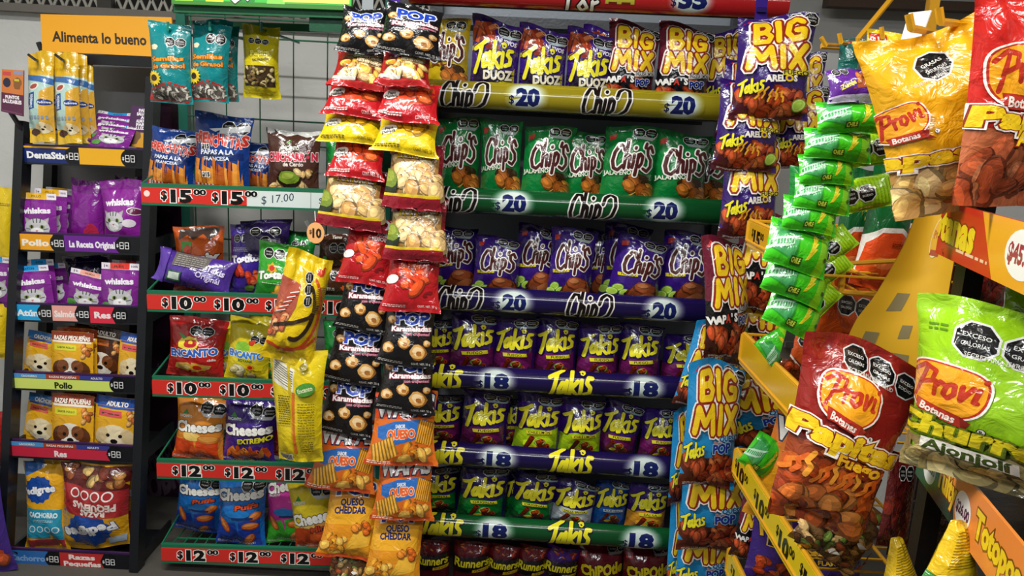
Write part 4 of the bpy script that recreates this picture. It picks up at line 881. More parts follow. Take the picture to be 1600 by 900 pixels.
for ri, (p0, p1, base, price, logo, lx, px) in enumerate(ROWS):
    x0, x1 = XM0, 1228 if ri == 0 else XM1
    sl = (p1[1]-p0[1])/(p1[0]-p0[0]); y0 = p0[1]+sl*(x0-p0[0]); y1 = p0[1]+sl*(x1-p0[0])
    r = Rail(x0, y0, x1, y1, DM); r.px0, r.px1 = x0, x1; r.above = MR[-1] if MR else None; MR.append(r)
    L = (r.b-r.a).length; rad = .037; Ha = rad*2*1.30/L*100; a = Art(Ha)
    cm = lambda p: (p-x0)/(x1-x0)*100-50
    for k in range(3): a.rect(-50, Ha*(.80+.05*k), 50, Ha*(.815+.05*k), shade(base, 1.35))
    for x in px:
        if base != '#a81f22': glow(a, cm(x), Ha*.5, 6.0, Ha*.46, base)
        else: glow(a, cm(x), Ha*.45, 5.4, Ha*.40, base)
        a.text('$', cm(x)-4.6, Ha*.42, Ha*.22, '#141a4a', .02); a.text(price, cm(x)+.4, Ha*.5, Ha*.44, '#141f5c', .06, 0, w=6.6)
    for x in lx:
        if logo == 'chips': chips_logo(a, cm(x), Ha*.46, Ha*.78, 2, '#17100f', '#e6e2dc', False, True)
        elif logo == 'takis': takis(a, cm(x), Ha*.48, Ha*.80, 4)
        else: a.strokes([[(0, .8), (.7, .9)], [(.35, .85), (.3, 0)], [(.9, .5), (.75, .3), (.9, .05), (1.1, .25), (.95, .5)], [(1.3, .5), (1.3, .05)], [(1.3, .4), (1.5, .5)]], cm(x), Ha*.30, Ha*.7, .13, '#f2efe8', 0, [(.06, '#1c1412')]); a.poly([(cm(945), Ha*.30), (cm(990), Ha*.30), (cm(988), Ha*.95), (cm(946), Ha*.95)], '#b4ac3a'); lines(a, cm(950), cm(985), Ha*.6, 3, '#6a2418', .5, 1.4); a.poly([(cm(1165), Ha*.5), (cm(1180), Ha*.5), (cm(1172), Ha*.72)], '#d86a6a')
    tr = MB(); m = M('#3a3b40', 'paint'); q = .004
    A, B_ = r.a, r.b; dz = Vector((0, 0, -.034)); bk = Vector((0, .34, 0))
    if ri: tr.hexa([A+dz-Vector((0, 0, q)), B_+dz-Vector((0, 0, q)), B_+dz+bk-Vector((0, 0, q)), A+dz+bk-Vector((0, 0, q)), A+dz, B_+dz, B_+dz+bk, A+dz+bk], m)
    tr.bar(A+dz+Vector((0, .008, .01)), B_+dz+Vector((0, .008, .01)), .006, .03, m); tr.bar(A+dz+bk, B_+dz+bk, .01, .03, m)
    sh = kid(tr.build('shelf', main), main)
    hr = half_rail('price_rail', r.a, r.b, rad, a, base, sh, Ha)
def post(rack, p, wd, c, z0=0, z1=2.0, top=None, dp=None, name='post'):
    b = MB(); t = top or Vector((p.x, p.y, z1)); b.bar((p.x, p.y, z0) if not top else p, t, wd, dp or wd, M(c, 'paint')); return kid(b.build(name, rack), rack)
pa, pb = MR[4].a, MR[4].b
for x in (pa.x+.005, pb.x-.005): post(main, Vector((x, DM+.355, 0)), .04, '#2a2c34', 0, 1.93)
b = MB(); b.box((pa.x, DM+.38, .0), (pb.x, DM+.392, 1.95), M('#8a929c', 'paint')); kid(b.build('back_panel', main), main)
# green wire rack with red price strips
left = empty('wire_snack_rack', (0, 0, 0), 'green wire snack rack with red price strips, teal posts and a lime header', 'display rack'); left.location = (at(370, 450, 2.5).x, 2.5, 0)
DL = 2.35
LROW = [((222, 303), (522, 313), ('15', '15', 'P')), ((231, 470), (560, 480), ('10', '10', '10', '10')), ((239, 603), (565, 614), ('10', '10', '10', '10')),
        ((246, 732), (560, 742), ('12', '12', '12', '12')), ((253, 864), (560, 873), ('12', '12', '12', '10'))]
LR = []; g_ = M('#1c6a4a', 'paint')
def price_text(a, x, y, k, t, oo=True):
    o = [(.095, '#f4f0ea')]
    if t[1] == '2': a.rect(x-.15*k, y-.62*k, x+.9*k, y+.62*k, '#f0dcc0')
    a.text('$', x-1.75*k, y+.05*k, .8*k, '#111111', .04, 0, out=o); a.text(t, x-.12*k, y, 1.1*k, '#111111', .055, 0, w=1.75*k, out=o); a.text('00', x+1.65*k, y+.42*k, .5*k, '#111111', .05, 0, w=1.1*k, out=o)
for (p0, p1, pr) in LROW:
    r = Rail(*p0, *p1, DL); r.above = LR[-1] if LR else None; r.cap = .034; LR.append(r); L = (r.b-r.a).length
    tr = MB(); A, B_ = r.a, r.b
    up = Vector((0, 0, 1)); h = .055
    tr.bar(A+up*.026+Vector((0, .004, 0)), B_+up*.026+Vector((0, .004, 0)), .014, .012, g_); tr.bar(A-up*.028, B_-up*.028, .012, .008, g_)
    n = int(L/.035)
    for i in range(n+1):
        q = A.lerp(B_, i/n)-up*.012; tr.tube([q, q+Vector((0, .36, 0))], .0022, g_, 5)
    for k in (.12, .24, .36): tr.tube([A-up*.014+Vector((0, k, 0)), B_-up*.014+Vector((0, k, 0))], .003, g_, 5)
    tr.tube([A+up*.03, A+up*.12+Vector((0, .34, 0))], .003, g_, 5)
    sh = kid(tr.build('shelf', left), left)
    Ha = .046/L*100; a = Art(Ha); k = Ha*.68
    if pr[-1] == 'P':
        xs = [-50+100*(280-222)/300, -50+100*(360-222)/300]; a.rect(5, 0, 50, Ha, '#cfd9d6'); a.text('$ 17.00', 21, Ha*.55, Ha*.5, '#2a3a4c', .0, 8, .15, w=17); a.text('$.', 44, Ha*.5, Ha*.4, '#2a3a4c', 0, 0); a.rect(38, 0, 38.4, Ha, '#9aa6a4')
        a.ell(-47, Ha*.6, 1.6, Ha*.2, '#f0d8d0')
    else:
        wpx = p1[0]-p0[0]; xs = [-50+100*(v)/wpx for v in (50, 132, 212, 294)]
    for x, t in zip(xs, [q for q in pr if q != 'P']): price_text(a, x+.4*k, Ha*.5, k, t)
    c0, c1 = A+Vector((0, -.006, 0)), B_+Vector((0, -.006, 0))
    o = flat_card('price_strip', [c0-up*.025, c1-up*.025, c1+up*.021, c0+up*.021], a, Ha, sh, 'gloss', '#d03028', .003, 20, 3)
XL0, XL1 = at(232, 450, DL+.36).x+.05, at(600, 450, DL+.36).x
for x in (XL0+.09, XL1): post(left, Vector((x, DL+.37, 0)), .03, '#1a6a58', 0, 1.86)
b = MB()
for z in (1.78, 1.72, 1.46, 1.38, 1.05, .72, .40): b.tube([(XL0+.09, DL+.362, z), (XL1, DL+.362, z)], .0028, g_, 6)
for i in range(7): x = XL0+.12+(XL1-XL0-.1)*i/6; b.tube([(x, DL+.366, .1), (x, DL+.366, 1.80)], .0022, g_, 5)
kid(b.build('back_grid', left), left)
# header board of the wire rack
a = Art(12); a.poly([(-50, 0), (-20, 0), (-30, 12), (-50, 12)], '#2c9a3a'); a.rect(-50, 0, 50, 1.2, '#3a7a2a')
for k, c in enumerate(('#9ad63c', '#c8dc3a', '#2a8a3c', '#86d05a')): a.poly([(-48+k*17, 1), (-38+k*17, 1), (-34+k*17, 12), (-44+k*17, 12)], c)
a.rect(12, 1.6, 49, 12, '#d8ec6a'); a.rect(13.5, 3, 47.5, 12, '#58d05a'); a.strokes([[(-.3, .9), (-.2, .3), (.2, .1), (.7, .3)], [(.9, .5), (1.2, .2), (1.6, .5)]], -16, 4, 7, .14, '#f0f4ea', 0, [(.05, '#1a3a24')], ox=0, oy=.5)
q0, q1 = at(268, 6, 2.22), at(549, 16, 2.22); up = Vector((0, .0, 1))
o = kid(flat_card('header_board', [q0, q1, q1+up*.22, q0+up*.22], a, 12*2, left, 'card', '#46b848', .02, 8, 4), left)
b = MB()
for dz, dy in ((-.008, .03), (-.02, .30)): b.bar(q0+Vector((0, dy, dz)), q1+Vector((0.02, dy, dz)), .03, .022, M('#1c5a38', 'paint'))
b.hexa([q1+Vector((-.12, .03, -.055)), q1+Vector((.02, .03, -.055)), q1+Vector((.02, .05, -.055)), q1+Vector((-.12, .05, -.055)), q1+Vector((-.12, .03, 0)), q1+Vector((.02, .03, 0)), q1+Vector((.02, .05, 0)), q1+Vector((-.12, .05, 0))], M('#154a30', 'paint'))
for qq in (q0, q1): b.bar(qq+Vector((0, .03, -.01)), Vector((qq.x, DL+.37, 1.80)), .02, .02, M('#154a30', 'paint'))
kid(b.build('header_beam', left), left)
# black pet food rack, leaning back a little
pet = empty('pet_food_rack', (0, 0, 0), 'narrow black pet food rack with coloured flavour strips and digital style prices', 'display rack')
pet.location = (at(120, 500, 2.5).x, 2.6, 0)
SEG = {'8': [[(0, 0), (0, 1)], [(.55, 0), (.55, 1)], [(0, 0), (.55, 0)], [(0, .5), (.55, .5)], [(0, 1), (.55, 1)]]}
def p88(a, x, y, h):
    a.ell(x-.1*h, y, 1.25*h, 1.38*h, '#0d0e14', 0, 20)
    a.text('$', x-.95*h, y, h*.5, '#e8e8ea', .02)
    for k in (0, 1): a.strokes(SEG['8'], x-.55*h+k*.85*h, y, h, .10, '#f0f0f0', 0, ox=0, oy=.5)
PROW = [((35, 241), (228, 249), 2.53, [('#16296a', 'DentaStix', 36, 110, '#f2f2f4', 114), ('#eeb022', '', 124, 196, '#ffffff', 202)], 'top'),
        ((27, 378), (226, 385), 2.49, [('#eea51f', 'Pollo', 27, 84, '#f6eede', 91), ('#6a2390', 'La Receta Original', 101, 187, '#f4eef8', 193)], None),
        ((20, 488), (222, 494), 2.46, [('#1ca2dc', 'Atún', 22, 64, '#eaf4fa', 71), ('#eca69c', 'Salmón', 82, 122, '#f8ece8', 130), ('#dc3048', 'Res', 141, 180, '#f8e8ea', 188)], None),
        ((19, 595), (219, 603), 2.43, [('#d4e46c', 'Pollo', 20, 178, '#2a3216', 184)], 'bands'),
        ((15, 701), (216, 712), 2.40, [('#c82c44', 'Res', 17, 172, '#f6e4e4', 180)], 'bands'),
        ((8, 870), (212, 880), 2.35, [('#2f6cb4', 'Cachorro', 10, 76, '#7fa6d8', 83), ('#c23030', 'Razas|Pequeñas', 94, 163, '#f6e8e4', 171)], None)]
PR = []
for (p0, p1, d, segs, deco) in PROW:
    r = Rail(*p0, *p1, d); PR.append(r); L = (r.b-r.a).length; Hh = .055; Ha = Hh/L*100; a = Art(Ha); up = Vector((0, -.05, 1)).normalized()
    wpx = p1[0]-p0[0]; X = lambda v: -50+(v)*100/wpx
    sc = 100/106
    for i, (c, t, s0, s1, tc, _) in enumerate(segs):
        s0, e = X(s0-p0[0]), X(s1-p0[0]); xp = X(_-p0[0])
        h0, h1 = (0, Ha) if deco != 'bands' else (0, Ha*.70)
        a.poly([(s0, h0), (e, h0), (e-3, Ha*.5), (e, h1), (s0, h1)], c)
        if deco == 'bands':
            for q, (bc, bt) in enumerate((('#4f94cc', 'CACHORRO'), ('#a8442c', 'RAZAS PEQUEÑAS'), ('#3a3f8c', 'ADULTO'))):
                w3 = (e-s0)/3; a.rect(s0+q*w3, Ha*.72, s0+(q+1)*w3, Ha, bc); a.text(bt, s0+(q+.5)*w3, Ha*.85, Ha*.12, '#e8e4e4', .03, 0, w=min(w3*.8, len(bt)*1.5))
            a.text(t, (s0+e)/2, Ha*.34, Ha*.36, tc, .045)
        else:
            ts = t.split('|')
            for q, tt in enumerate(ts):
                if tt: a.text(tt, (s0+e)/2, Ha*(.5 if len(ts) == 1 else .72-.44*q), Ha*(.36 if len(ts) == 1 else .30), tc, .045, 0, w=min((e-s0)*.82, len(tt)*Ha*.30))
        if deco == 'top' and i == 0: a.rect(s0, Ha*.90, e, Ha, '#eeb022')
        p88(a, xp, Ha*.5, Ha*.36)
    tr = MB(); bm_ = M('#15181d', 'paint'); A, B_ = r.a, r.b
    dz = Vector((0, 0, -.03)); bk = Vector((0, .26, .0))
    tr.hexa([A+dz, B_+dz, B_+dz+bk, A+dz+bk, A+dz+Vector((0, 0, .006)), B_+dz+Vector((0, 0, .006)), B_+dz+bk+Vector((0, 0, .006)), A+dz+bk+Vector((0, 0, .006))], bm_)
    for e in (A, B_): tr.bar(e+dz*.3, e+dz*.3+bk, .008, .05, bm_)
    tr.bar(A+Vector((0, .006, .03)), B_+Vector((0, .006, .03)), .008, .006, M('#3a1a4c', 'paint'))
    sh = kid(tr.build('shelf', pet), pet)
    o = flat_card('price_strip', [A-up*Hh/2, B_-up*Hh/2, B_+up*Hh/2, A+up*Hh/2], a, Ha, sh, 'gloss', '#14161c', .006, 20, 3)
def post2(rack, pts, wd, dp, c, name='post'):
    b = MB(); b.bar(pts[0], pts[1], wd, dp, M(c, 'paint')); return kid(b.build(name, rack), rack)
def lean(px0, py0, d0, px1, py1, d1, rack, c='#12151b', wd=.028):
    A, B_ = at(px0, py0, d0), at(px1, py1, d1); D = (A-B_)/(A.z-B_.z); B_ = B_-D*B_.z if B_.z > 0 else B_
    post2(rack, (B_, A), wd, .05, c)
lean(38, 190, 2.56, 8, 870, 2.36, pet); lean(240, 122, 2.58, 214, 880, 2.36, pet)
lean(82, 232, 2.80, 60, 870, 2.64, pet, '#1c2128', .03); lean(225, 232, 2.80, 200, 870, 2.64, pet, '#1c2128', .03)
b = MB(); A, B_ = at(70, 90, 2.62), at(262, 98, 2.62); b.bar(A, B_, .04, .03, M('#15181d', 'paint')); kid(b.build('top_bar', pet), pet)
a = Art(34); a.text('Alimenta lo bueno', -6, 12.5, 8.0, '#2b2012', .03, 0, w=71)
A, B_, C, D = at(66, 80, 2.6), at(272, 90, 2.6), at(268, 27, 2.62), at(63, 22, 2.62); kid(flat_card('header_board', [A, B_, C, D], a, 30, pet, 'card', '#eea61c', .008), pet)
b = MB(); A, B_ = at(60, 66, 2.61), at(70, 92, 2.61); b.bar(A, B_, .012, .01, M('#15181d', 'paint')); kid(b.build('bracket', pet), pet)
A, B_, C, D = at(68, 225, 2.80), at(232, 235, 2.80), at(240, 120, 2.82), at(75, 110, 2.82)
kid(flat_card('back_panel', [at(75, 880, 2.66), at(215, 888, 2.66), at(238, 96, 2.84), at(88, 90, 2.84)], None, 100, pet, 'paint', '#8e9094', .004), pet)
# hanging card at the side of the pet rack
t = empty('hanging_card', at(21, 182, 2.5), 'small two-tab card, orange over maroon, hanging beside the pet food rack', 'sign')
a = Art(200); a.rect(-50, 90, 50, 200, '#d07a3c'); a.rect(-46, 172, -8, 190, '#c84a4a'); a.rect(4, 180, 46, 196, '#8a94b4'); a.ell(-26, 140, 18, 22, '#2a2a44', 0, 14); a.ell(22, 140, 20, 24, '#8a5a30', 0, 12, .2); a.rect(8, 150, 30, 160, '#c8c03a')
a.rect(-50, 0, 50, 92, '#5a2a44'); a.text('PUNTOS', 0, 76, 14, '#eee6ea', .06, 4, w=62); a.text('SALUDABLES', 0, 56, 15, '#eee6ea', .06, 4, w=84); a.rect(-46, 6, 46, 10, '#7a4a64')
o = flat_card('printed_card', [at(2, 174, 2.5), at(36, 182, 2.5), at(37, 110, 2.5), at(3, 108, 2.5)], a, 200, t, 'card', '#6a3048', .004); kid(o, t)
b = MB(); b.bar(at(17, 176, 2.505), at(42, 215, 2.55), .012, .01, M('#201c20', 'paint')); kid(b.build('arm', t), t)
# purple side panel between the two racks
a = Art(500); a.text('whiskas', 16-34, 238, 20, '#5e4a5e', .04, 6, w=62); a.text('¡ME TOCA', -20, 156, 18, '#6a5668', .03, 24, w=66); a.text('SOBRE!', -16, 128, 30, '#6a5668', .06, 24, w=96)
a.rng = random.Random(3); a.poly([(-36, 4), (-6, 4), (-10, 40), (-22, 62), (-34, 74), (-38, 40)], '#4a4048'); a.rect(-44, 430, 4, 490, '#52284a'); a.rect(-36, 440, -4, 482, '#5c3454')
o = flat_card('display_panel', [at(224, 925, 2.86), at(322, 930, 2.86), at(282, 150, 2.86), at(250, 148, 2.86)], a, 500, None, 'paint', '#35122f', .02, 6, 16, back='#2a0e26')
tag(o, 'tall dark purple advertising panel standing between black rack and green wire rack', 'display panel')
# ------------------------------------------------------------------ yellow rack along the aisle
YEL = '#d9a21c'; yl = empty('yellow_wire_rack', (0, 0, 0), 'yellow wire snack rack seen end on, with slanting ten peso price strips', 'display rack')
def side(px, py, d0, d1, h, kx=0):
    A = at(px, py, d0); return A, Vector((A.x+(d1-d0)*kx, d1, A.z))
yl.location = (at(1147, 705, 2.2).x+.2, 1.9, 0)
ym = M('#d89c1e', 'paint')
def side_strip(rack, name, px, py, d0, d1, h, art, base, kx=0, wide=100, parent=None, tilt=0.0, kind='gloss'):
    A, B_ = side(px, py, d0, d1, h, kx); dn = Vector((tilt*h, 0, -h))
    o = flat_card(name, [A+dn, B_+dn, B_, A], art, h/(B_-A).length*wide, parent or rack, kind, base, .005, 16, 3, wide=wide)
    return o, A, B_
def yshelf(px, py, d0, d1, h, prices, base='#e6c81e', depth=.32):
    A, B_ = side(px, py, d0, d1, h); tr = MB(); X = Vector((depth, 0, 0)); dz = Vector((0, 0, -h+.012))
    for k in (.0, .12, .24, .36): tr.tube([A+dz+X*(k/.36), B_+dz+X*(k/.36)], .004, ym, 6)
    n = int((A-B_).length/.05)
    for i in range(n+1): q = A.lerp(B_, i/n)+dz; tr.tube([q, q+X], .0025, ym, 5)
    tr.tube([A, A+X], .004, ym, 6); tr.tube([A, A+dz], .004, ym, 6); tr.tube([A+Vector((.006, 0, .001)), B_+Vector((.006, 0, .001))], .006, ym, 6)
    sh = kid(tr.build('shelf', yl), yl); Ha = h/(B_-A).length*100; a = Art(Ha)
    for f, t in prices: a.text('$', f-Ha*.62, Ha*.62, Ha*.30, '#1a1608', .03); a.text(t, f, Ha*.45, Ha*.56, '#1a1608', .055, w=Ha*.78); a.text('00', f+Ha*.68, Ha*.62, Ha*.26, '#1a1608', .03, w=Ha*.42)
    o, _, _ = side_strip(yl, 'price_strip', px, py, d0, d1, h, a, base, parent=sh)
    return A, B_
Y0 = yshelf(1170, 345, 1.90, 1.46, .058, ((-32, '15'), (16, '15')), '#e2aa1c')
Y1 = yshelf(1160, 522, 1.92, 1.36, .075, (), '#d8a818')
Y2 = yshelf(1149, 702, 1.94, 1.28, .072, ((-40, '10'), (-14, '10'), (12, '10'), (35, '10')))
Y3 = yshelf(1138, 858, 1.94, 1.28, .072, ((-36, '10'), (-8, '10'), (20, '10')))
for A, B_ in ((Y3[0], Y0[0]),):
    post2(yl, (Vector((A.x+.32, 1.95, 0)), Vector((A.x+.32, 1.95, 1.9))), .022, .022, '#d89c1e')
    post2(yl, (Vector((A.x+.32, 1.32, 0)), Vector((A.x+.32, 1.32, 1.1))), .022, .022, '#d89c1e')
b = MB()
hk = [((1283, 58), (1290, 70), (1328, 72)), ((1311, 52), (1314, 66), (1338, 72)), ((1340, 60), (1342, 73), (1356, 76)), ((1377, 42), (1379, 58), (1384, 66))]
for (p, q, r_) in hk: b.tube([at(*p, 1.58), at(*q, 1.58), at(*r_, 1.75)], .0045, ym, 6)
b.tube([at(1283, 72, 1.76), at(1420, 80, 1.76)], .006, ym, 6); b.tube([at(1330, 74, 1.76), Vector((Y0[0].x+.32, 1.95, 1.88))], .006, ym, 6)
kid(b.build('hook_bar', yl), yl)
# wire basket further up on the same rack
wb = empty('wire_basket', at(1370, 455, 1.55), 'small yellow wire basket holding the green and orange bags', 'basket'); b = MB()
c0, c1, c2, c3 = at(1318, 412, 1.50), at(1446, 405, 1.46), at(1314, 456, 1.50), at(1440, 466, 1.46); e = Vector((.02, .34, 0))
b.tube([c0, c1], .0045, ym); b.tube([c2, c3], .0055, ym); b.tube([c0, c2], .006, ym); b.tube([c0+e, c1+e], .004, ym); b.tube([c2+e, c3+e], .004, ym)
for q in (c0, c2, c1, c3): b.tube([q, q+e], .004, ym)
for k in range(5): q = c2.lerp(c3, k/4); b.tube([q, q+e], .0025, ym)
b.tube([at(1300, 400, 1.56), at(1318, 409, 1.50)], .006, ym); b.tube([at(1300, 400, 1.56), at(1300, 447, 1.56), c2], .005, ym)
kid(b.build('wire_frame', wb), wb)
# ------------------------------------------------------------------ dark rack of big bags
VB = (at(1060, 204, 1.0)-CAM); KX = VB.x/VB.y
dk = empty('big_bag_rack', (0, 0, 0), 'dark rack of big bags with orange, red and green price rails', 'display rack'); A = at(1440, 668, 1.38); dk.location = (A.x+.15, 1.2, 0)
a = Art(16); a.rect(-50, 0, -8, 16, '#c8321c'); a.poly([(-8, 0), (-14, 8), (-20, 16), (50, 16), (50, 0)], '#eaa428'); a.text('Botanas', -42, 9.5, 9, '#f0d022', .05, -2, w=38, out=[(.09, '#8a2a14')]); lines(a, -34, -12, 3, 1, '#f0c8a0', .8)
for x in (6, 34): a.ell(x, 8.5, 9, 6, '#f4f0ea', 0, 20); a.text('$45.00', x, 8.5, 4.4, '#a01c3a', .05, 0, w=14)
B0 = at(1475, 314, 1.26); B1 = B0+Vector((KX*-.55, -.55, 0)); up = Vector((0, 0, .082)); sh0 = MB()
dm = M('#1a1512', 'paint'); XX = Vector((.30, 0, 0))
def dshelf(P, Q, h):
    t = MB(); d = Vector((0, 0, -h)); t.hexa([P+d, Q+d, Q+d+XX, P+d+XX, P+d+Vector((0, 0, .006)), Q+d+Vector((0, 0, .006)), Q+d+XX+Vector((0, 0, .006)), P+d+XX+Vector((0, 0, .006))], dm); return kid(t.build('shelf', dk), dk)
s0 = dshelf(B0, B1, .082); o = flat_card('price_rail', [B0-up, B1-up, B1, B0], a, 16, s0, 'gloss', '#b82c1a', .005, 14, 3)
a = Art(20); a.rect(-50, 0, 50, 20, '#e88a3c'); a.poly([(-50, 0), (-12, 0), (-16, 9), (-30, 12), (-36, 20), (-50, 20)], '#1c3a2a')
for x, t in ((-38, '$26.00'), (-8, '$26.00'), (38, '$29.00')): a.ell(x, 9, 6, 6.4, '#f2f0ea', 0, 20); a.text(t, x, 9, 3.6, '#5a1c3a', .05, 0, w=9.6)
a.text('Totis', -46, 11, 4, '#e0c020', .04, 0, w=6); a.text('Tuity', -22, 11, 8, '#f0c422', .05, 0, w=16, out=[(.09, '#8a3414')]); a.text('Totopos', 16, 11, 8.5, '#f0cc22', .05, 0, w=28, out=[(.10, '#7a4a10')])
B2 = at(1443, 665, 1.26); B3 = B2+Vector((KX*-.5, -.5, 0)); s1 = dshelf(B2, B3, .085); up = Vector((0, 0, .085))
o = flat_card('price_rail', [B2-up, B3-up, B3, B2], a, 20, s1, 'gloss', '#e88a3c', .005, 16, 3)
b = MB(); P, Q = B2+Vector((.33, -.005, 0)), B3+Vector((.33, -.15, 0))
b.hexa([Vector((P.x, P.y, 0)), Vector((Q.x, Q.y, 0)), Vector((Q.x+.02, Q.y, 0)), Vector((P.x+.02, P.y, 0)), Vector((P.x, P.y, 1.95)), Vector((Q.x, Q.y, 1.95)), Vector((Q.x+.02, Q.y, 1.95)), Vector((P.x+.02, P.y, 1.95))], dm)
kid(b.build('back_panel', dk), dk)
post2(dk, (Vector((B2.x+.02, B2.y-.02, 0)), Vector((B2.x+.02, B2.y-.02, 1.42))), .03, .03, '#1a1512')
b = MB(); hx = [((1420, 22), (1424, 44), (1440, 47)), ((1467, 12), (1470, 34), (1492, 36))]
for (p, q, r_) in hx: b.tube([at(*p, 1.12), at(*q, 1.12), at(*r_, 1.2), at(r_[0]+30, r_[1]+6, 1.42)], .0055, ym, 7)
kid(b.build('hook', dk), dk)
# ------------------------------------------------------------------ bags on the main rack
N1 = ('first', 'second', 'third', 'fourth', 'fifth', 'sixth', 'seventh')
R1, R2, R3, R4, R5, R6, R7 = MR[1:8]
G = 'bags on the gold-railed shelf'
R1.on(K['chips_yellow'], 664, 738, 10, 'yellow chips bag with brown script lettering on the gold-railed shelf', group=G, dd=.09)
for i, (x0, x1, y) in enumerate(((736, 818, 24), (812, 892, 40), (886, 966, 46))):
    R1.on(K['duoz'], x0, x1, y, 'purple and yellow snack roll bag, %s of three from the yellow chips bag' % N1[i], group=G, roll=(2, 0, 1)[i], dd=(.08, .085, .09)[i], yaw=(0, 3, -2)[i])
R1.on(K['bigmix_maroon'], 952, 1036, 8, 'maroon and black snack-mix bag standing next to the purple and yellow roll bags', group=G, dd=.08, roll=3)
R1.on(K['bigmix_maroon'], 1032, 1122, 14, 'maroon and black snack-mix bag at the gold rail end, beside purple hanging bags', group=G, dd=.075, roll=2)
R1.on(K['bigmix_purple'], 1108, 1180, 20, 'purple snack-mix bag tucked behind the hanging purple bags on the gold-railed shelf', group=G, dd=.13)
R1.on(K['duoz'], 915, 985, 2, 'purple bag with yellow corner set behind the purple and yellow roll bags', group=G, dd=.20)
R1.on(K['chips_yellow'], 560, 650, -14, 'yellow bag mostly hidden behind the topmost black popcorn bags', group=G, dd=.03)
G = 'green jalapeño bags'
for i, (x0, x1, y, dd) in enumerate(((680, 756, 168, .09), (752, 820, 178, .075), (818, 900, 192, .07), (880, 956, 200, .10), (944, 1034, 190, .07), (1022, 1116, 202, .08))):
    R2.on(K['chips_green'], x0, x1, y, 'green jalapeño chips bag, %s of six along the green rail from the hanging strips' % N1[i], group=G, dd=dd, roll=(1, -1, 3, 0, 4, 2)[i], yaw=(4, -3, 2, 6, -2, 3)[i], var=i % 2)
R2.on(K['chips_green'], 1070, 1150, 210, 'green jalapeño bag turned aside at the end of the green rail, behind the row', group=G, dd=.15, yaw=-25)
G = 'purple fuego chips bags'
for i, (x0, x1, y, dd, ro, l) in enumerate(((672, 750, 350, .13, -2, 'dim purple chips bag set far back beside the hanging pork rind bags'), (740, 818, 366, .08, 3, 'purple chips bag with limes standing alone beside the dim purple one'),
        (806, 880, 348, .12, 5, 'purple chips bag half covered by the bag in front, middle of the row'), (860, 934, 352, .065, 2, 'purple chips bag in front of the middle pair, full lettering in view'),
        (912, 968, 356, .17, 4, 'purple chips bag mostly hidden between the middle pair and the tilted bag'), (944, 1020, 346, .14, 2, 'purple chips bag showing only a big script C behind the tilted bag'),
        (958, 1046, 366, .06, 9, 'purple chips bag tilted over in front, above the second twenty price'), (1036, 1120, 358, .08, 3, 'purple chips bag at the rail end touching the maroon hanging bag'))):
    R3.on(K['chips_purple'], x0, x1, y, l, group=G, dd=dd, roll=ro, var=i % 2, yaw=(8, 0, 4, -3, 0, 0, 2, -4)[i])
G = 'purple fuego roll bags on the upper purple rail'
for i, (x0, x1, y) in enumerate(((650, 716, 494), (704, 782, 482), (772, 844, 490), (838, 908, 492), (904, 976, 500), (970, 1040, 502), (1036, 1112, 516))):
    R4.on(K['takis_fuego'], x0, x1, y, 'purple fuego bag, %s of seven on the shelf below the purple chips' % N1[i], group=G, dd=(.12, .08, .075, .08, .085, .075, .10)[i], roll=(1, 1, 3, 1, 2, 0, 2)[i], yaw=(10, 4, -3, 2, 5, -6, 8)[i], var=i % 2)
G = 'roll bags on the lower purple rail'
for i, (k, x0, x1, y, dd, ro, l) in enumerate((('takis_fuego', 650, 728, 610, .12, 1, 'dim purple fuego bag next to the hanging waffle bags, lower purple rail'), ('takis_fuego', 722, 800, 606, .075, 2, 'purple fuego bag beside two lime bags, lower purple rail'),
        ('takis_fuego', 776, 826, 618, .15, 0, 'sliver of a purple bag behind the first lime bag'), ('takis_lime', 806, 884, 608, .075, 3, 'lime and purple bag, first of two from the purple fuego bag'), ('takis_lime', 876, 950, 616, .08, 1, 'lime and purple bag, second of two from the purple fuego bag'),
        ('takis_fuego', 940, 1006, 622, .085, 8, 'creased purple bag leaning beside the second lime bag'), ('takis_fuego', 1004, 1066, 632, .08, 4, 'purple fuego bag at the rail end by the blue hanging bags'))):
    R5.on(K[k], x0, x1, y, l, group=G, dd=dd, roll=ro, var=i % 2, yaw=(8, 2, 0, 0, 4, -8, 6)[i])
G = 'roll bags on the lowest green rail'
for i, (k, x0, x1, y, dd, ro, l) in enumerate((('takis_green', 646, 722, 722, .12, 2, 'dim green and purple bag beside the hanging cheddar bags'), ('takis_green', 718, 798, 722, .075, 4, 'green ORIGINAL bag, first fully lit one on the lowest green rail'),
        ('takis_green', 790, 840, 730, .13, 0, 'green bag showing one letter between the two ORIGINAL bags'), ('takis_green', 800, 876, 730, .08, 8, 'green ORIGINAL bag tilted, beside the white bag'), ('takis_white', 864, 938, 744, .075, 6, 'white and purple bag with jagged yellow lettering'),
        ('takis_blue', 928, 988, 746, .09, 4, 'blue bag with jagged yellow lettering between white and orange bags'), ('takis_yellow', 982, 1050, 748, .075, 3, 'orange and purple bag with jagged lettering at the rail end'))):
    R6.on(K[k], x0, x1, y, l, group=G, dd=dd, roll=ro, var=0, yaw=(6, 2, 0, 0, -4, 5, 4)[i])
G = 'bags on the bottom shelf'
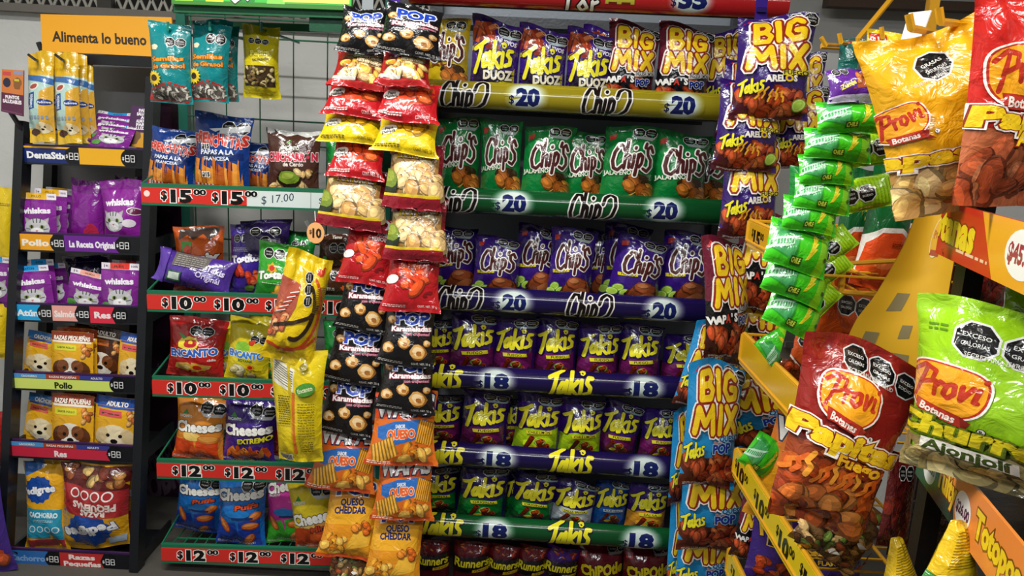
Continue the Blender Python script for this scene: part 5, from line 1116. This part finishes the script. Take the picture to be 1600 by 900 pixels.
for i, (k, x0, x1, y, l) in enumerate((('runners_maroon', 650, 706, 836, 'maroon slant-lettered bag half hidden by the hanging strip, bottom shelf'), ('runners_maroon', 708, 770, 838, 'maroon slant-lettered bag, second from the hanging strip on the bottom shelf'), ('runners_maroon', 762, 815, 844, 'maroon slant-lettered bag, third from the hanging strip on the bottom shelf'),
        ('runners_maroon', 808, 858, 846, 'maroon slant-lettered bag next to the purple-topped one'), ('runners_purple', 850, 908, 848, 'purple-topped bag with slanted yellow lettering beside the maroon chipotle bags'))):
    R7.on(K[k], x0, x1, y, l, group=G, dd=.08, roll=(0, 1, 4, 6, 8)[i], yaw=(0, 2, -3, 2, 3)[i])
R7.on(K['chipotle'], 902, 978, 850, 'maroon chipotle bag beside the purple-topped bag with slanted yellow lettering', group=G, dd=.085)
R7.on(K['chipotle'], 974, 1050, 852, 'maroon chipotle bag at the end by the blue hanging bags', group=G, dd=.08)
# ------------------------------------------------------------------ clip strips and the bags clipped to them
def strip(label, px0, py0, px1, py1, d0, d1, c, wd=.03):
    A, B_ = at(px0, py0, d0), at(px1, py1, d1); t = empty('clip_strip', A, label, 'hanging strip'); b = MB(); b.bar(A, B_, wd, .002, M(c, 'gloss')); kid(b.build('plastic_strip', t), t)
    n = 9
    for i in range(n): q = A.lerp(B_, (i+.5)/n); b = MB(); b.box((q.x-wd*.4, q.y-.010, q.z-.006), (q.x+wd*.4, q.y, q.z+.006), M(shade(c, .7), 'gloss')); kid(b.build('clip', t), t)
strip('purple plastic strip above and behind the column of hanging black popcorn bags', 616, -25, 640, 940, 2.21, 2.21, '#4a2a8a'); strip('clear plastic strip behind the outer column of hanging snack bags', 575, -5, 540, 940, 2.235, 2.235, '#9aa0a4')
G = 'bags on the hanging strips'
CL = [('pop_caramel', 528, 608, 10, 84, 4, 'black popcorn bag at the top, behind its twin'), ('pork_rind_red', 518, 610, 78, 144, 6, 'red pork rind bag under the top black bag, outer column'), ('thin_chips_red', 506, 606, 126, 186, 6, 'red thin-chips bag, upper one of the outer column'),
      ('thin_chips_yellow', 499, 600, 172, 226, 4, 'yellow thin-chips bag of the outer column'), ('thin_chips_red', 514, 604, 216, 282, 6, 'red thin-chips bag, below the yellow one of the outer column'), ('pork_natural', 500, 608, 262, 358, 6, 'natural pork rind bag with yellow label, outer column'),
      ('hot_chips_red', 534, 616, 340, 446, 8, 'red adobo chips bag showing white lettering, outer column'), ('pop_caramel', 528, 612, 424, 518, 7, 'black caramel popcorn bag, upper of three in the outer column'), ('pop_caramel', 512, 604, 504, 600, 8, 'black caramel popcorn bag, middle of three in the outer column'), ('pop_caramel', 502, 590, 582, 680, 8, 'black caramel popcorn bag, lowest of three in the outer column'),
      ('waffle_cheese', 488, 592, 656, 766, 8, 'orange cheese waffle bag of the outer column'), ('pop_cheddar', 504, 594, 744, 872, 6, 'orange cheddar popcorn bag, outer column'), ('mixed_nuts', 514, 578, 852, 930, 4, 'clear bag of mixed nuts at the bottom of the outer column')]
CR_ = [('pop_caramel', 592, 694, 8, 88, 8, 'black popcorn bag at the top, in front of its twin'), ('pork_rind_red', 590, 676, 76, 140, 5, 'red pork rind bag under the top black bag, inner column'), ('thin_chips_red', 590, 690, 126, 194, 7, 'red thin-chips bag, inner column'), ('thin_chips_yellow', 584, 688, 182, 244, 7, 'yellow thin-chips bag of the inner column'),
       ('pork_natural', 602, 698, 222, 328, 3, 'natural pork rind bag, upper one of the inner column'), ('pork_natural', 604, 702, 312, 408, 4, 'natural pork rind bag, lower one of the inner column'), ('hot_chips_red', 600, 692, 372, 488, 4, 'red adobo chips bag with its top covered, inner column'), ('pop_caramel', 594, 682, 472, 572, 6, 'black caramel popcorn bag, upper of two in the inner column'),
       ('pop_caramel', 590, 682, 546, 644, 4, 'black caramel popcorn bag, lower of two in the inner column'), ('waffle_cheese', 576, 686, 612, 726, 3, 'orange cheese waffle bag, upper one of the inner column'), ('waffle_cheese', 584, 680, 706, 812, 3, 'orange cheese waffle bag, lower one of the inner column'), ('pop_cheddar', 574, 664, 786, 912, 6, 'orange cheddar popcorn bag, inner column')]
for i, (k, x0, x1, y0, y1, ro, l) in enumerate(CL): place(K[k], x0, y0, x1, y1, 2.185-.0*i, l, 'hanging_snack_bag', group=G, roll=ro-2, tilt=16 if y1-y0 > 70 else 30, var=i % 2, T=.8)
for i, (k, x0, x1, y0, y1, ro, l) in enumerate(CR_): place(K[k], x0, y0, x1, y1, 2.14, l, 'hanging_snack_bag', group=G, roll=ro-2, tilt=16 if y1-y0 > 70 else 30, var=(i+1) % 2, T=.8)
strip('purple hanger strip the purple snack-mix bags hang from', 1192, -20, 1150, 560, 2.12, 2.16, '#3a2280'); strip('plastic strip behind the blue hanging snack-mix bags', 1110, 540, 1095, 940, 2.16, 2.16, '#8a9094')
G = 'hanging snack-mix bags'
for i, (k, x0, y0, x1, y1, d, ro, tl, yw, l) in enumerate((
        ('bigmix_purple', 1146, 26, 1268, 188, 2.0, 3, 8, -4, 'large purple snack-mix bag hanging topmost, fully in view'), ('bigmix_purple', 1122, 92, 1196, 220, 2.09, 8, 8, 12, 'purple snack-mix bag half hidden behind the topmost purple one'), ('bigmix_purple', 1222, 88, 1286, 200, 2.12, 0, 4, -8, 'dark purple snack-mix bag peeking out behind the topmost bag, wall side'),
        ('bigmix_purple', 1116, 122, 1222, 268, 2.03, 6, 10, 4, 'purple snack-mix bag, second down of the purple stack'), ('bigmix_purple', 1206, 140, 1288, 262, 2.08, 2, 8, -8, 'purple snack-mix bag beside the second one, behind the lime packs'), ('bigmix_purple', 1124, 212, 1220, 372, 2.05, 3, 8, 6, 'lowest purple snack-mix bag above the fifteen peso strip'),
        ('bigmix_maroon', 1148, 330, 1240, 486, 2.08, 4, 8, -6, 'maroon and black snack-mix bag hanging behind the lime packs'), ('bigmix_maroon', 1096, 374, 1170, 560, 2.04, -1, 8, 22, 'narrow-turned maroon snack-mix bag in front of the purple chips'), ('bigmix_maroon', 1140, 430, 1240, 580, 2.12, 4, 8, -4, 'maroon and black snack-mix bag low behind the yellow shelf front'),
        ('bigmix_blue', 1124, 552, 1246, 704, 2.16, -14, 6, -6, 'blue snack-mix bag tilted behind the yellow shelf front'), ('bigmix_blue', 1066, 505, 1128, 640, 2.14, 16, 6, 8, 'blue bag corner behind the upright blue snack-mix bag'), ('bigmix_blue', 1066, 568, 1156, 762, 2.08, 4, 8, 4, 'upright blue snack-mix bag with full lettering'),
        ('bigmix_blue', 1060, 690, 1166, 862, 2.12, 2, 8, 2, 'blue snack-mix bag in the middle, its lettering covered'), ('bigmix_blue', 1054, 782, 1146, 942, 2.16, 4, 8, 4, 'lowest blue snack-mix bag beside the yellow strip end'),
        ('bigmix_blue', 1044, 640, 1090, 790, 2.19, 4, 5, 30, 'sliver of a blue bag behind the upright snack-mix bag'), ('bigmix_blue', 1040, 770, 1086, 930, 2.21, 4, 5, 30, 'sliver of a blue bag behind the middle snack-mix bag'))):
    place(K[k], x0, y0, x1, y1, d, l, 'hanging_snack_bag', group=G, roll=ro-2, tilt=tl, yaw=yw, var=0)
# ------------------------------------------------------------------ green wire rack
A1, A2, A3, A4, A5 = LR
G = 'bags on the green wire rack'
def hung(k, x0, y0, x1, y1, d, l, **q): return place(K[k], x0, y0, x1, y1, d, l, 'hanging_snack_bag', group=G, **q)
hung('sunflower_seeds', 234, 38, 300, 160, 2.28, 'teal sunflower seed bag hanging nearer the pet food rack', roll=-1, tilt=3, yaw=3)
hung('sunflower_seeds', 297, 34, 360, 158, 2.30, 'teal sunflower seed bag hanging between its twin and the yellow bag', roll=3, tilt=3, var=1)
hung('sunflower_seeds', 318, 40, 374, 156, 2.37, 'teal seed bag hanging half hidden behind the second teal bag', roll=0, tilt=3)
hung('peanuts_yellow', 378, 42, 438, 152, 2.36, 'narrow yellow seed bag hanging alone on the wire grid', roll=-1, tilt=2)
b = MB()
for px, dd in ((262, 2.26), (328, 2.27), (408, 2.33)): q = at(px, 46, dd); b.tube([at(px, 34, dd), q, Vector((max(q.x, XL0+.1), DL+.36, q.z))], .004, M('#1c7a6a', 'paint'))
kid(b.build('peg_hook', left), left)
A1.on(K['fry_snack'], 228, 306, 200, 'blue fry-snack bag leaning beside the upright one, pet rack side', group=G, roll=9, dd=.09, drop=.006); A1.on(K['fry_snack'], 298, 392, 178, 'blue fry-snack bag standing upright in the middle', group=G, roll=3, dd=.06, drop=.006, var=1); A1.on(K['fry_snack'], 366, 432, 222, 'blue fry-snack bag set back beside the brown pork rind bag', group=G, roll=8, dd=.15, drop=.006)
A1.on(K['pork_brown'], 414, 502, 203, 'brown pork rind bag with a green dip bowl', group=G, roll=2, dd=.09, drop=.006); A1.on(K['green_plain'], 508, 560, 208, 'dark green bag behind the hanging red bags, top shelf', group=G, dd=.14, drop=.006)
for x, y in ((321, 228), (322, 272)):
    t = Art(60); t.text('$15', 0, 30, 42, '#101014', .06, 0, w=84); c = at(x, y, 2.352); o = flat_card('price_sticker', [c+Vector((-.012, 0, -.008)), c+Vector((.012, 0, -.008)), c+Vector((.012, -.002, .008)), c+Vector((-.012, -.002, .008))], t, 60, None, 'card', '#e8e6e2', .0008, 2, 2); tag(o, 'small white $15 sticker, %s one on upright blue fry bag' % ('upper' if y < 250 else 'lower'), 'price sticker', 'price stickers on the fry bag')
A2.on(K['corn_snack_orange'], 268, 350, 354, 'orange corn snack bag standing behind the purple pack', group=G, dd=.16, roll=1, drop=.006)
A2.on(K['toasted_purple'], 356, 414, 350, 'purple toasted snack bag beside the green toasted bag', group=G, dd=.14, roll=2, drop=.006)
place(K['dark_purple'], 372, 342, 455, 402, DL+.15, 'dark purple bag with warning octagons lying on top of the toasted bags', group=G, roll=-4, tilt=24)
A2.on(K['toasted_green'], 396, 478, 380, 'bright green toasted snack bag, behind the hanging yellow one', group=G, dd=.07, roll=4, drop=.006, tilt=12); A2.on(K['green_plain'], 436, 490, 360, 'green bag leaning at the back behind the bright green toasted bag', group=G, dd=.2, roll=8, drop=.006)
place(K['purple_pack'], 244, 398, 368, 450, DL+.10, 'long purple snack pack lying on the shelf front', group=G, roll=10, tilt=20)
for i, (x0, y0, x1, y1, d) in enumerate(((496, 366, 560, 420, 2.5), (498, 410, 560, 462, 2.5))): place(K['brown_pack'], x0, y0, x1, y1, d, 'brown snack pack in the dim back, %s one behind the hanging strips' % ('upper', 'lower')[i], group=G, tilt=8)
A3.on(K['encanto_red'], 258, 352, 498, 'red snack bag with blue lettering beside the yellow ones', group=G, dd=.09, roll=5, drop=.006); A3.on(K['encanto_yellow'], 330, 392, 506, 'yellow snack bag half hidden behind the yellow one in front', group=G, dd=.13, roll=4, drop=.006); A3.on(K['encanto_yellow'], 352, 424, 500, 'yellow snack bag with blue lettering standing in front', group=G, dd=.07, roll=7, drop=.006, var=1)
A3.on(K['green_plain'], 408, 450, 514, 'bright green bag squeezed against the yellow snack bags', group=G, dd=.10, roll=3, drop=.006); A3.on(K['encanto_yellow'], 388, 446, 488, 'yellow-topped bag at the back over the green one', group=G, dd=.2, drop=.006); A3.on(K['green_plain'], 504, 560, 500, 'dark green bag dim behind the hanging black popcorn bags', group=G, dd=.16, drop=.006)
A4.on(K['cheeses_orange'], 270, 352, 620, 'orange cheese snack bag with melted cheese print', group=G, dd=.075, roll=6, drop=.006); A4.on(K['cheeses_purple'], 346, 432, 624, 'purple cheese snack bag with white lettering and flames', group=G, dd=.075, roll=4, drop=.006)
A4.on(K['carton_purple'], 402, 440, 632, 'grey purple bag edge behind the purple cheese snack bag', group=G, dd=.18, drop=.006); A4.on(K['red_plain'], 420, 496, 654, 'red snack bag under the hanging yellow bag', group=G, dd=.12, roll=4, drop=.006); A4.on(K['red_plain'], 470, 540, 662, 'red snack bag behind the hanging orange waffle bag', group=G, dd=.16, drop=.006)
A5.on(K['cheeses_blue'], 272, 346, 738, 'blue cheese puffs bag leaning back by the purple panel', group=G, dd=.14, roll=7, drop=.004); A5.on(K['cheeses_blue'], 336, 416, 738, 'blue cheese puffs bag standing in front', group=G, dd=.075, roll=3, drop=.006, var=1); A5.on(K['cheeses_pink'], 414, 480, 738, 'pink and green cheese snack bag behind the yellow one', group=G, dd=.10, roll=0, drop=.006); A5.on(K['cheeses_mini'], 452, 530, 750, 'yellow mini cheese snack bag leaning forward', group=G, dd=.06, roll=-7, drop=.004)
place(K['carton_purple'], 284, 876, 356, 966, DL+.08, 'purple bag standing below the lowest red strip, pet rack side', group=G, roll=3); place(K['carton_purple'], 366, 880, 460, 970, DL+.08, 'purple bag with octagons below the lowest red strip', group=G, roll=3, var=1); place(K['green_plain'], 464, 880, 530, 975, DL+.08, 'green bag standing below the lowest red strip', group=G, roll=4)
t = empty('price_tag', at(493, 350, 2.15), 'round peach paper tag with price 10 hanging over the green wire rack', 'price tag')
a = Art(130); a.ell(0, 55, 46, 54, '#e8a868', 0, 26); a.text('$', -22, 60, 22, '#5a2c14', .02, 80); a.text('10', 8, 55, 50, '#1c140c', .04, 0, w=44); c = at(493, 364, 2.15); hw = .024
P = MB(); P.tube([at(492, 330, 2.16), at(493, 346, 2.15)], .0012, M('#d8d4cc', 'card')); kid(P.build('string', t), t)
n = 24; s_ = SB(); pts = [c+Vector((hw*math.cos(2*math.pi*k/n), 0, hw*1.2*math.sin(2*math.pi*k/n))) for k in range(n)]
s_.addn(pts, [(0, -1, 0)]*n, [tuple(range(n))], M('#e8a868', 'card')); s_.addn([p+Vector((0, .0012, 0)) for p in pts], [(0, 1, 0)]*n, [tuple(range(n))[::-1]], M('#e8a868', 'card'))
gp = np.array([[c+Vector((-hw, 0, -hw*1.2)), c+Vector((-hw, 0, hw*1.2))], [c+Vector((hw, 0, -hw*1.2)), c+Vector((hw, 0, hw*1.2))]], dtype=float); a2 = Art(120); a2.text('10', 8, 60, 50, '#1c140c', .04, 0, w=46); a2.text('$', -28, 66, 22, '#5a2c14', .02)
lay(a2, gp, np.tile(np.array([0, -1., 0]), (2, 2, 1)), (-50, 50, 0, 120), lambda j, p, nn, cc: s_.addn(p, nn, [tuple(range(len(p)))], M(cc, 'card')), base=6e-4); kid(s_.done('round_card', t), t)
b = MB(); b.bar(at(478, 345, 2.18), at(497, 380, 2.18), .03, .001, M('#8a8c8a', 'gloss')); kid(b.build('tag_holder', t), t)
place(K['yellow_twist'], 424, 394, 510, 570, 2.14, 'yellow bag twisted and creased, hanging over the ten peso shelves', 'hanging_snack_bag', group=G, roll=12, tilt=5, yaw=14)
place(K['yellow_back'], 414, 542, 518, 722, 2.12, 'yellow bag showing its printed back with a nutrition table', 'hanging_snack_bag', group=G, roll=-5, tilt=6, yaw=-10)
# ------------------------------------------------------------------ pet food
Q1, Q2, Q3, Q4, Q5, Q6 = PR
G = 'pet food packs'
for i, (x0, y0, x1, y1, d, ro) in enumerate(((44, 84, 84, 222, 2.52, 2), (64, 86, 102, 222, 2.58, 0), (86, 86, 124, 224, 2.53, 0), (104, 90, 138, 224, 2.58, 0), (120, 98, 148, 222, 2.60, -1))):
    place(K['dental_stick'], x0, y0, x1, y1, d, 'yellow dental stick pack on a hook, %s of five from the wall end' % N1[i], 'dental_stick_pack', 'pet treat pack', G, roll=ro-2, tilt=4)
for i, (x, y, d) in enumerate(((52, 88, 2.48), (94, 88, 2.49))):
    b = MB(); b.tube([at(x-8, y-3, d), at(x+4, y+6, d), at(x+16, y+7, 2.80)], .004, M('#1a1a1c', 'paint')); kid(b.build('peg_hook', pet), pet)
for i, (y, dd) in enumerate(((186, .10), (196, .075), (206, .05))):
    place(K['cat_pouch_blue'], 146, y-16, 206, y+34, 2.53+dd, 'purple cat pouch with blue band lying in a small stack, %s one' % ('rear', 'middle', 'front')[i], 'cat_food_pouch', 'pet food pouch', G, roll=3, tilt=42)
a = Art(160); a.rect(-50, 0, 50, 58, '#dca02c'); a.rng = random.Random(2); a.ell(-20, 40, 24, 30, '#7a5a3a', 0, 12, .2); a.rect(-50, 66, 50, 160, '#4a1f52')
for k, tt in enumerate(('PARA', 'SALUDAR', 'AL', 'ALMORZAR', 'PARTE', 'LUZCA')): a.text(tt, 14, 146-k*14, 11, '#f0eaf2', .06, 4, w=min(64, len(tt)*12))
o = flat_card('printed_card', [at(196, 228, 2.60), at(236, 232, 2.60), at(236, 168, 2.62), at(206, 165, 2.62)], a, 160, None, 'card', '#4a1f52', .004); tag(o, 'dark purple card with white words and a yellow foot, beside stacked cat pouches', 'sign')
Q2.on(K['cat_pouch_yellow'], 24, 84, 302, 'purple cat pouch with orange band standing at the shelf front', dd=.03, drop=.02, name='cat_food_pouch', cat='pet food pouch', group=G, roll=0); Q2.on(K['cat_pouch_yellow'], 48, 100, 296, 'purple cat pouch with orange band standing behind the front pouch', dd=.08, drop=.02, name='cat_food_pouch', cat='pet food pouch', group=G, roll=2); Q2.on(K['cat_pouch_yellow'], 66, 112, 294, 'purple cat pouch rearmost beside the plain purple bag', dd=.13, drop=.02, name='cat_food_pouch', cat='pet food pouch', group=G, roll=3)
Q2.on(K['cat_bag_back'], 104, 160, 280, 'plain shiny purple cat food bag beside the one with a kitten', dd=.09, drop=.02, name='cat_food_bag', cat='pet food bag', group=G, roll=4); Q2.on(K['cat_bag'], 154, 226, 282, 'purple cat food bag with a kitten and red foot', dd=.06, drop=.02, name='cat_food_bag', cat='pet food bag', group=G, roll=-1); Q2.on(K['cat_bag_back'], 176, 228, 275, 'purple cat food bag behind the one with a kitten', dd=.15, drop=.02, name='cat_food_bag', cat='pet food bag', group=G)
for k, x0, x1, y, dd, ro, l in (('cat_pouch_blue', 14, 78, 416, .03, -6, 'purple cat pouch with blue band in front, bulging'), ('cat_pouch_blue', 36, 84, 406, .08, -3, 'purple cat pouch with blue band behind the bulging one'), ('cat_pouch_blue', 58, 104, 412, .12, -6, 'purple cat pouch leaning rearmost of the blue-banded ones'),
        ('cat_pouch_pink', 102, 164, 424, .05, 12, 'purple cat pouch with salmon band, tilted'), ('cat_pouch_red', 154, 214, 412, .03, 2, 'purple cat pouch with red band at the front'), ('cat_pouch_red', 170, 222, 408, .09, 3, 'purple cat pouch behind the red-banded one')):
    Q3.on(K[k], x0, x1, y, l, dd=dd, drop=.02, name='cat_food_pouch', cat='pet food pouch', group=G, roll=ro)
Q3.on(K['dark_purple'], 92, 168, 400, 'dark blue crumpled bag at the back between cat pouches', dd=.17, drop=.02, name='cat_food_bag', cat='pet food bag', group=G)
for r_, q, nm in ((Q4, 0, 'yellow-green strip'), (Q5, 1, 'red strip')):
    y = (516, 614)[q]
    for k, x0, x1, yy, dd, ro, l in (('dog_pouch_puppy', 36, 92, y+4, .08, 10, 'yellow puppy pouch leaning beside the small-breed pouches, shelf with the '+nm), ('dog_pouch_small', 76, 142, y+4, .03, 2, 'yellow small-breed pouch in front with brown top, shelf with the '+nm),
            ('dog_pouch_small', 84, 148, y-2, .06, 2, 'small-breed pouch second in the pile, shelf with the '+nm), ('dog_pouch_small', 94, 154, y-4, .09, 3, 'small-breed pouch third in the pile, shelf with the '+nm), ('dog_pouch_dark', 110, 178 if q == 0 else 158, y-6, .12, 6, 'dark brown pouch behind the small-breed pile, shelf with the '+nm)):
        r_.on(K[k], x0, x1, yy, l, dd=dd, drop=.02, name='dog_food_pouch', cat='pet food pouch', group=G, roll=ro)
Q4.on(K['dog_pouch_dark'], 128, 188, 512, 'dark brown pouch showing gold edges beside the yellow adult pouch', dd=.08, drop=.02, name='dog_food_pouch', cat='pet food pouch', group=G, roll=10); Q4.on(K['dog_pouch_dark'], 142, 200, 514, 'second dark brown pouch fanned beside the yellow adult pouch', dd=.11, drop=.02, name='dog_food_pouch', cat='pet food pouch', group=G, roll=11); Q4.on(K['dog_pouch_adult'], 182, 230, 522, 'yellow adult dog pouch at the post, upper dog shelf', dd=.05, drop=.02, name='dog_food_pouch', cat='pet food pouch', group=G, roll=6)
Q5.on(K['dog_pouch_adult'], 144, 214, 622, 'yellow adult dog pouch with blue top, lower dog shelf', dd=.04, drop=.02, name='dog_food_pouch', cat='pet food pouch', group=G, roll=4)
Q6.on(K['dog_bag_puppy'], 30, 104, 722, 'yellow puppy food bag with blue panel', dd=.08, drop=.02, name='dog_food_bag', cat='pet food bag', group=G, roll=1)
place(K['dog_bag_small'], 94, 718, 206, 860, 2.42, 'yellow and red small-breed food bag set upside down', 'dog_food_bag', 'pet food bag', G, roll=184, tilt=0); place(K['dog_bag_small'], 146, 740, 212, 856, 2.53, 'small-breed food bag at the post behind the upside-down one', 'dog_food_bag', 'pet food bag', G, roll=8, tilt=0)
# ------------------------------------------------------------------ what shows past the pet rack
G = 'things beyond the pet rack'
place(K['yellow_hung'], -30, 290, 30, 420, 2.62, 'yellow bag peeking out beyond the pet rack post', group=G); place(K['cat_pouch_blue'], -34, 400, 20, 480, 2.60, 'purple packs peeking out beyond the pet rack post, under the yellow bag', 'cat_food_pouch', 'pet food pouch', G); place(K['yellow_hung'], -40, 470, 18, 560, 2.6, 'yellow bag low beyond the pet rack post', group=G); place(K['purple_nugget'], -70, 725, 12, 900, 2.3, 'purple bag at the foot of the pet rack post', group=G, roll=-6); place(K['red_plain'], -60, 640, 12, 730, 2.5, 'reddish bag beyond the pet rack, above the purple bag', group=G)
# ------------------------------------------------------------------ lime packs
strip('thin strip carrying the column of lime green snack packs', 1350, 100, 1225, 560, 1.50, 1.56, '#5a5c58', .02)
G = 'lime packs on a hanging strip'
place(K['purple_pack_small'], 1292, 108, 1374, 162, 1.44, 'small purple pack topmost above the lime packs', 'hanging_snack_pack', 'snack pack', G, roll=-4, tilt=20)
LP = [(1276, 158, 1384, 210, -2), (1256, 202, 1362, 252, 2), (1248, 240, 1334, 290, -2), (1240, 276, 1330, 332, 6), (1222, 308, 1308, 364, 6), (1196, 350, 1298, 424, 14), (1192, 404, 1296, 470, 18), (1196, 452, 1286, 520, 22)]
for i, (x0, y0, x1, y1, ro) in enumerate(LP):
    place(K['lime_pack'], x0, y0, x1, y1, 1.44+.005*i, 'lime green snack pack, %s down the hanging column' % (N1+('eighth',))[i], 'hanging_snack_pack', 'snack pack', G, roll=ro, tilt=24, var=i % 2)
    if i in (1, 3, 5, 6, 7):
        xx, yy, rr = {1: (1340, 208, -12), 3: (1318, 280, -16), 5: (1280, 370, -44), 6: (1272, 404, -42), 7: (1256, 456, -52)}[i]
        place(K['lime_tail'], xx-22, yy-2, xx+(78 if i < 5 else 56), yy+(50 if i < 5 else 40), 1.48, 'yellow-green pack back flap showing behind the %s lime pack' % (N1+('eighth',))[i], 'hanging_snack_pack', 'snack pack', G, roll=rr, tilt=10)
place(K['lime_pack'], 1190, 516, 1246, 572, 1.68, 'lime green pack lying on the yellow shelf below the column', 'snack_pack', 'snack pack', G, roll=-40, tilt=10)
# ------------------------------------------------------------------ yellow rack stock
G = 'bags on the yellow rack'
place(K['teal_bag'], 1306, 64, 1366, 150, 1.64, 'teal bag hanging behind the small purple pack', 'hanging_snack_bag', group=G); place(K['yellow_hung'], 1346, 52, 1420, 150, 1.60, 'yellow bag with a red $10 patch hanging on the yellow hooks', 'hanging_snack_bag', group=G, roll=2)
for i, (x0, y0, x1, y1, d, ro) in enumerate(((1306, 262, 1372, 448, 1.60, 8), (1346, 262, 1424, 452, 1.54, 10), (1392, 258, 1456, 440, 1.64, 4))): place(K['green_orange'], x0, y0, x1, y1, d, 'green bag with orange foot in the wire basket, %s from the lime packs' % N1[i], group=G, roll=ro-4, tilt=4)
place(K['orange_bag'], 1238, 425, 1352, 600, 1.66, 'orange snack bag leaning behind the red chip bag, under the basket', group=G, roll=14, tilt=6)
place(K['green_plain'], 1230, 260, 1300, 330, 1.75, 'dark bag behind the lime packs, under the purple bags', group=G)
place(K['red_plain'], 1206, 560, 1306, 640, 1.72, 'red snack bag lying on the yellow shelf by the lime pack', group=G, roll=20)
place(K['waffle_side'], 1188, 640, 1306, 828, 1.84, 'orange cheese waffle bag on the yellow shelf beside the big red bag', group=G, roll=12, tilt=4, yaw=-10)
place(K['lime_pack'], 1164, 682, 1222, 742, 1.84, 'bright green bag behind the yellow price strip', group=G, roll=30)
place(K['purple_nugget'], 1166, 786, 1272, 930, 1.84, 'purple bag with gold lettering under the slanting yellow price strip', group=G, roll=4); place(K['purple_nugget'], 1238, 812, 1350, 960, 1.58, 'purple bag low beside the slanting price strip end', group=G, roll=-6); place(K['mixed_nuts'], 1225, 765, 1300, 850, 1.76, 'clear bag of nuts on the lower yellow shelf', group=G, roll=10)
place(K['bigmix_maroon'], 1150, 760, 1210, 880, 1.90, 'red snack bag behind the lower yellow strip', group=G, roll=6)
# ------------------------------------------------------------------ big bags
G = 'big bags'
place(K['big_yellow'], 1372, 38, 1578, 326, 1.20, 'big yellow potato chip bag hanging by the hooks', 'big_chip_bag', group=G, roll=-20, tilt=4, yaw=-12, var=0)
place(K['big_red'], 1500, -20, 1690, 320, 1.08, 'big red bag next to the big yellow one', 'big_chip_bag', group=G, roll=-2, tilt=2, yaw=4)
place(K['big_maroon'], 1214, 540, 1414, 832, 1.17, 'big dark red potato chip bag with flames', 'big_chip_bag', group=G, roll=12, tilt=6, yaw=-5)
place(K['big_lime'], 1468, 486, 1672, 768, 1.02, 'big lime green snack bag with three octagons', 'big_chip_bag', group=G, roll=-5, tilt=6, yaw=-46)
place(K['big_lime'], 1576, 470, 1740, 700, 1.16, 'second lime bag mostly outside the view behind the first lime one', 'big_chip_bag', group=G, roll=4, tilt=6, yaw=-38)
place(K['ridged_yellow'], 1436, 812, 1546, 935, 1.02, 'yellow ridged chips bag with a pointed top, below the orange rail', group=G, roll=2, tilt=6); place(K['ridged_yellow'], 1366, 838, 1446, 950, 1.12, 'yellow ridged chips bag beside the big dark red bag foot', group=G, roll=-10, tilt=6); place(K['big_yellow'], 1536, 850, 1660, 1000, 1.04, 'yellow bag in the corner under the orange rail', group=G, roll=12)
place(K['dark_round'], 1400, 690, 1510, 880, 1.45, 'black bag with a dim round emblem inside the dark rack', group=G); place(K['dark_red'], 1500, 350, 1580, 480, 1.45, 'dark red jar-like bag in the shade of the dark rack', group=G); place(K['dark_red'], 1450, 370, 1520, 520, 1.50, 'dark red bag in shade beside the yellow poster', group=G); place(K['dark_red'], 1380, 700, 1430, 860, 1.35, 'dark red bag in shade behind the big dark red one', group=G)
place(K['mixed_nuts'], 1250, 770, 1376, 880, 1.46, 'grey clear bag under the big dark red bag', group=G, roll=30)
# white card behind the hooks, and the yellow poster without its figures
a = Art(130); o = flat_card('blank_card', [at(1402, 80, 1.30), at(1432, 78, 1.26), at(1455, 16, 1.26), at(1420, 20, 1.30)], None, 100, None, 'card', '#dcd8d2', .002); tag(o, 'blank white card stuck behind the yellow hooks', 'card')
a = Art(150)
for x, y, w_, h_ in ((-16, 62, 18, 17), (-30, 24, 15, 20), (6, 38, 12, 14), (2, 8, 20, 20), (28, 30, 8, 10)): a.poly([(x-w_/2, y-h_/2), (x+w_/2, y-h_/2+2), (x+w_/2+2, y+h_/2), (x-w_/2+2, y+h_/2-1)], '#857850')
a.ell(10, 122, 13, 20, '#e8d8a8', -8, 20); a.ell(10, 122, 12, 18.6, '#dca81e', -8, 20); a.text('Provi', 10, 124, 7, '#b86a20', .04, 12, w=18); a.rect(2, 104, 18, 109, '#a84a24'); a.poly([(26, 134), (28, 134), (27, 118), (25, 120)], '#8a6a14'); lines(a, 30, 46, 134, 2, '#b8681c', 1, 2.4)
Pq = [at(1330, 552, 1.30), at(1470, 600, 1.22), at(1503, 333, 1.22), at(1440, 314, 1.30)]
def poster():
    nx, ny = 12, 20; P = np.zeros((nx+1, ny+1, 3))
    lx = [(1326, 556), (1324, 530), (1338, 500), (1368, 462), (1390, 425), (1412, 385), (1428, 345), (1440, 314)]; rx = [(1472, 604), (1474, 560), (1474, 520), (1478, 480), (1485, 440), (1492, 400), (1498, 365), (1504, 334)]
    for j in range(ny+1):
        t = j/ny*7; k = min(6, int(t)); f = t-k
        l = [lx[k][q]*(1-f)+lx[k+1][q]*f for q in (0, 1)]; r_ = [rx[k][q]*(1-f)+rx[k+1][q]*f for q in (0, 1)]
        for i in range(nx+1):
            u = i/nx; d = 1.36-.06*u+.02*math.sin(math.pi*u); P[i, j] = at(l[0]*(1-u)+r_[0]*u, l[1]*(1-u)+r_[1]*u, d)
    N = grid_normals(P); s = SB(); m = M('#dba91c', 'card'); s.grid(P, N, m); s.grid(P-N*.002, -N, m, True)
    lay(a, P, N, (-50, 50, 0, 150), lambda j, p, n, c: s.addn(p, n, [tuple(range(len(p)))], M(c, 'card')))
    return s.done('poster')
tag(poster(), 'curved yellow poster with grey squares between the wire basket and dark rack', 'poster')
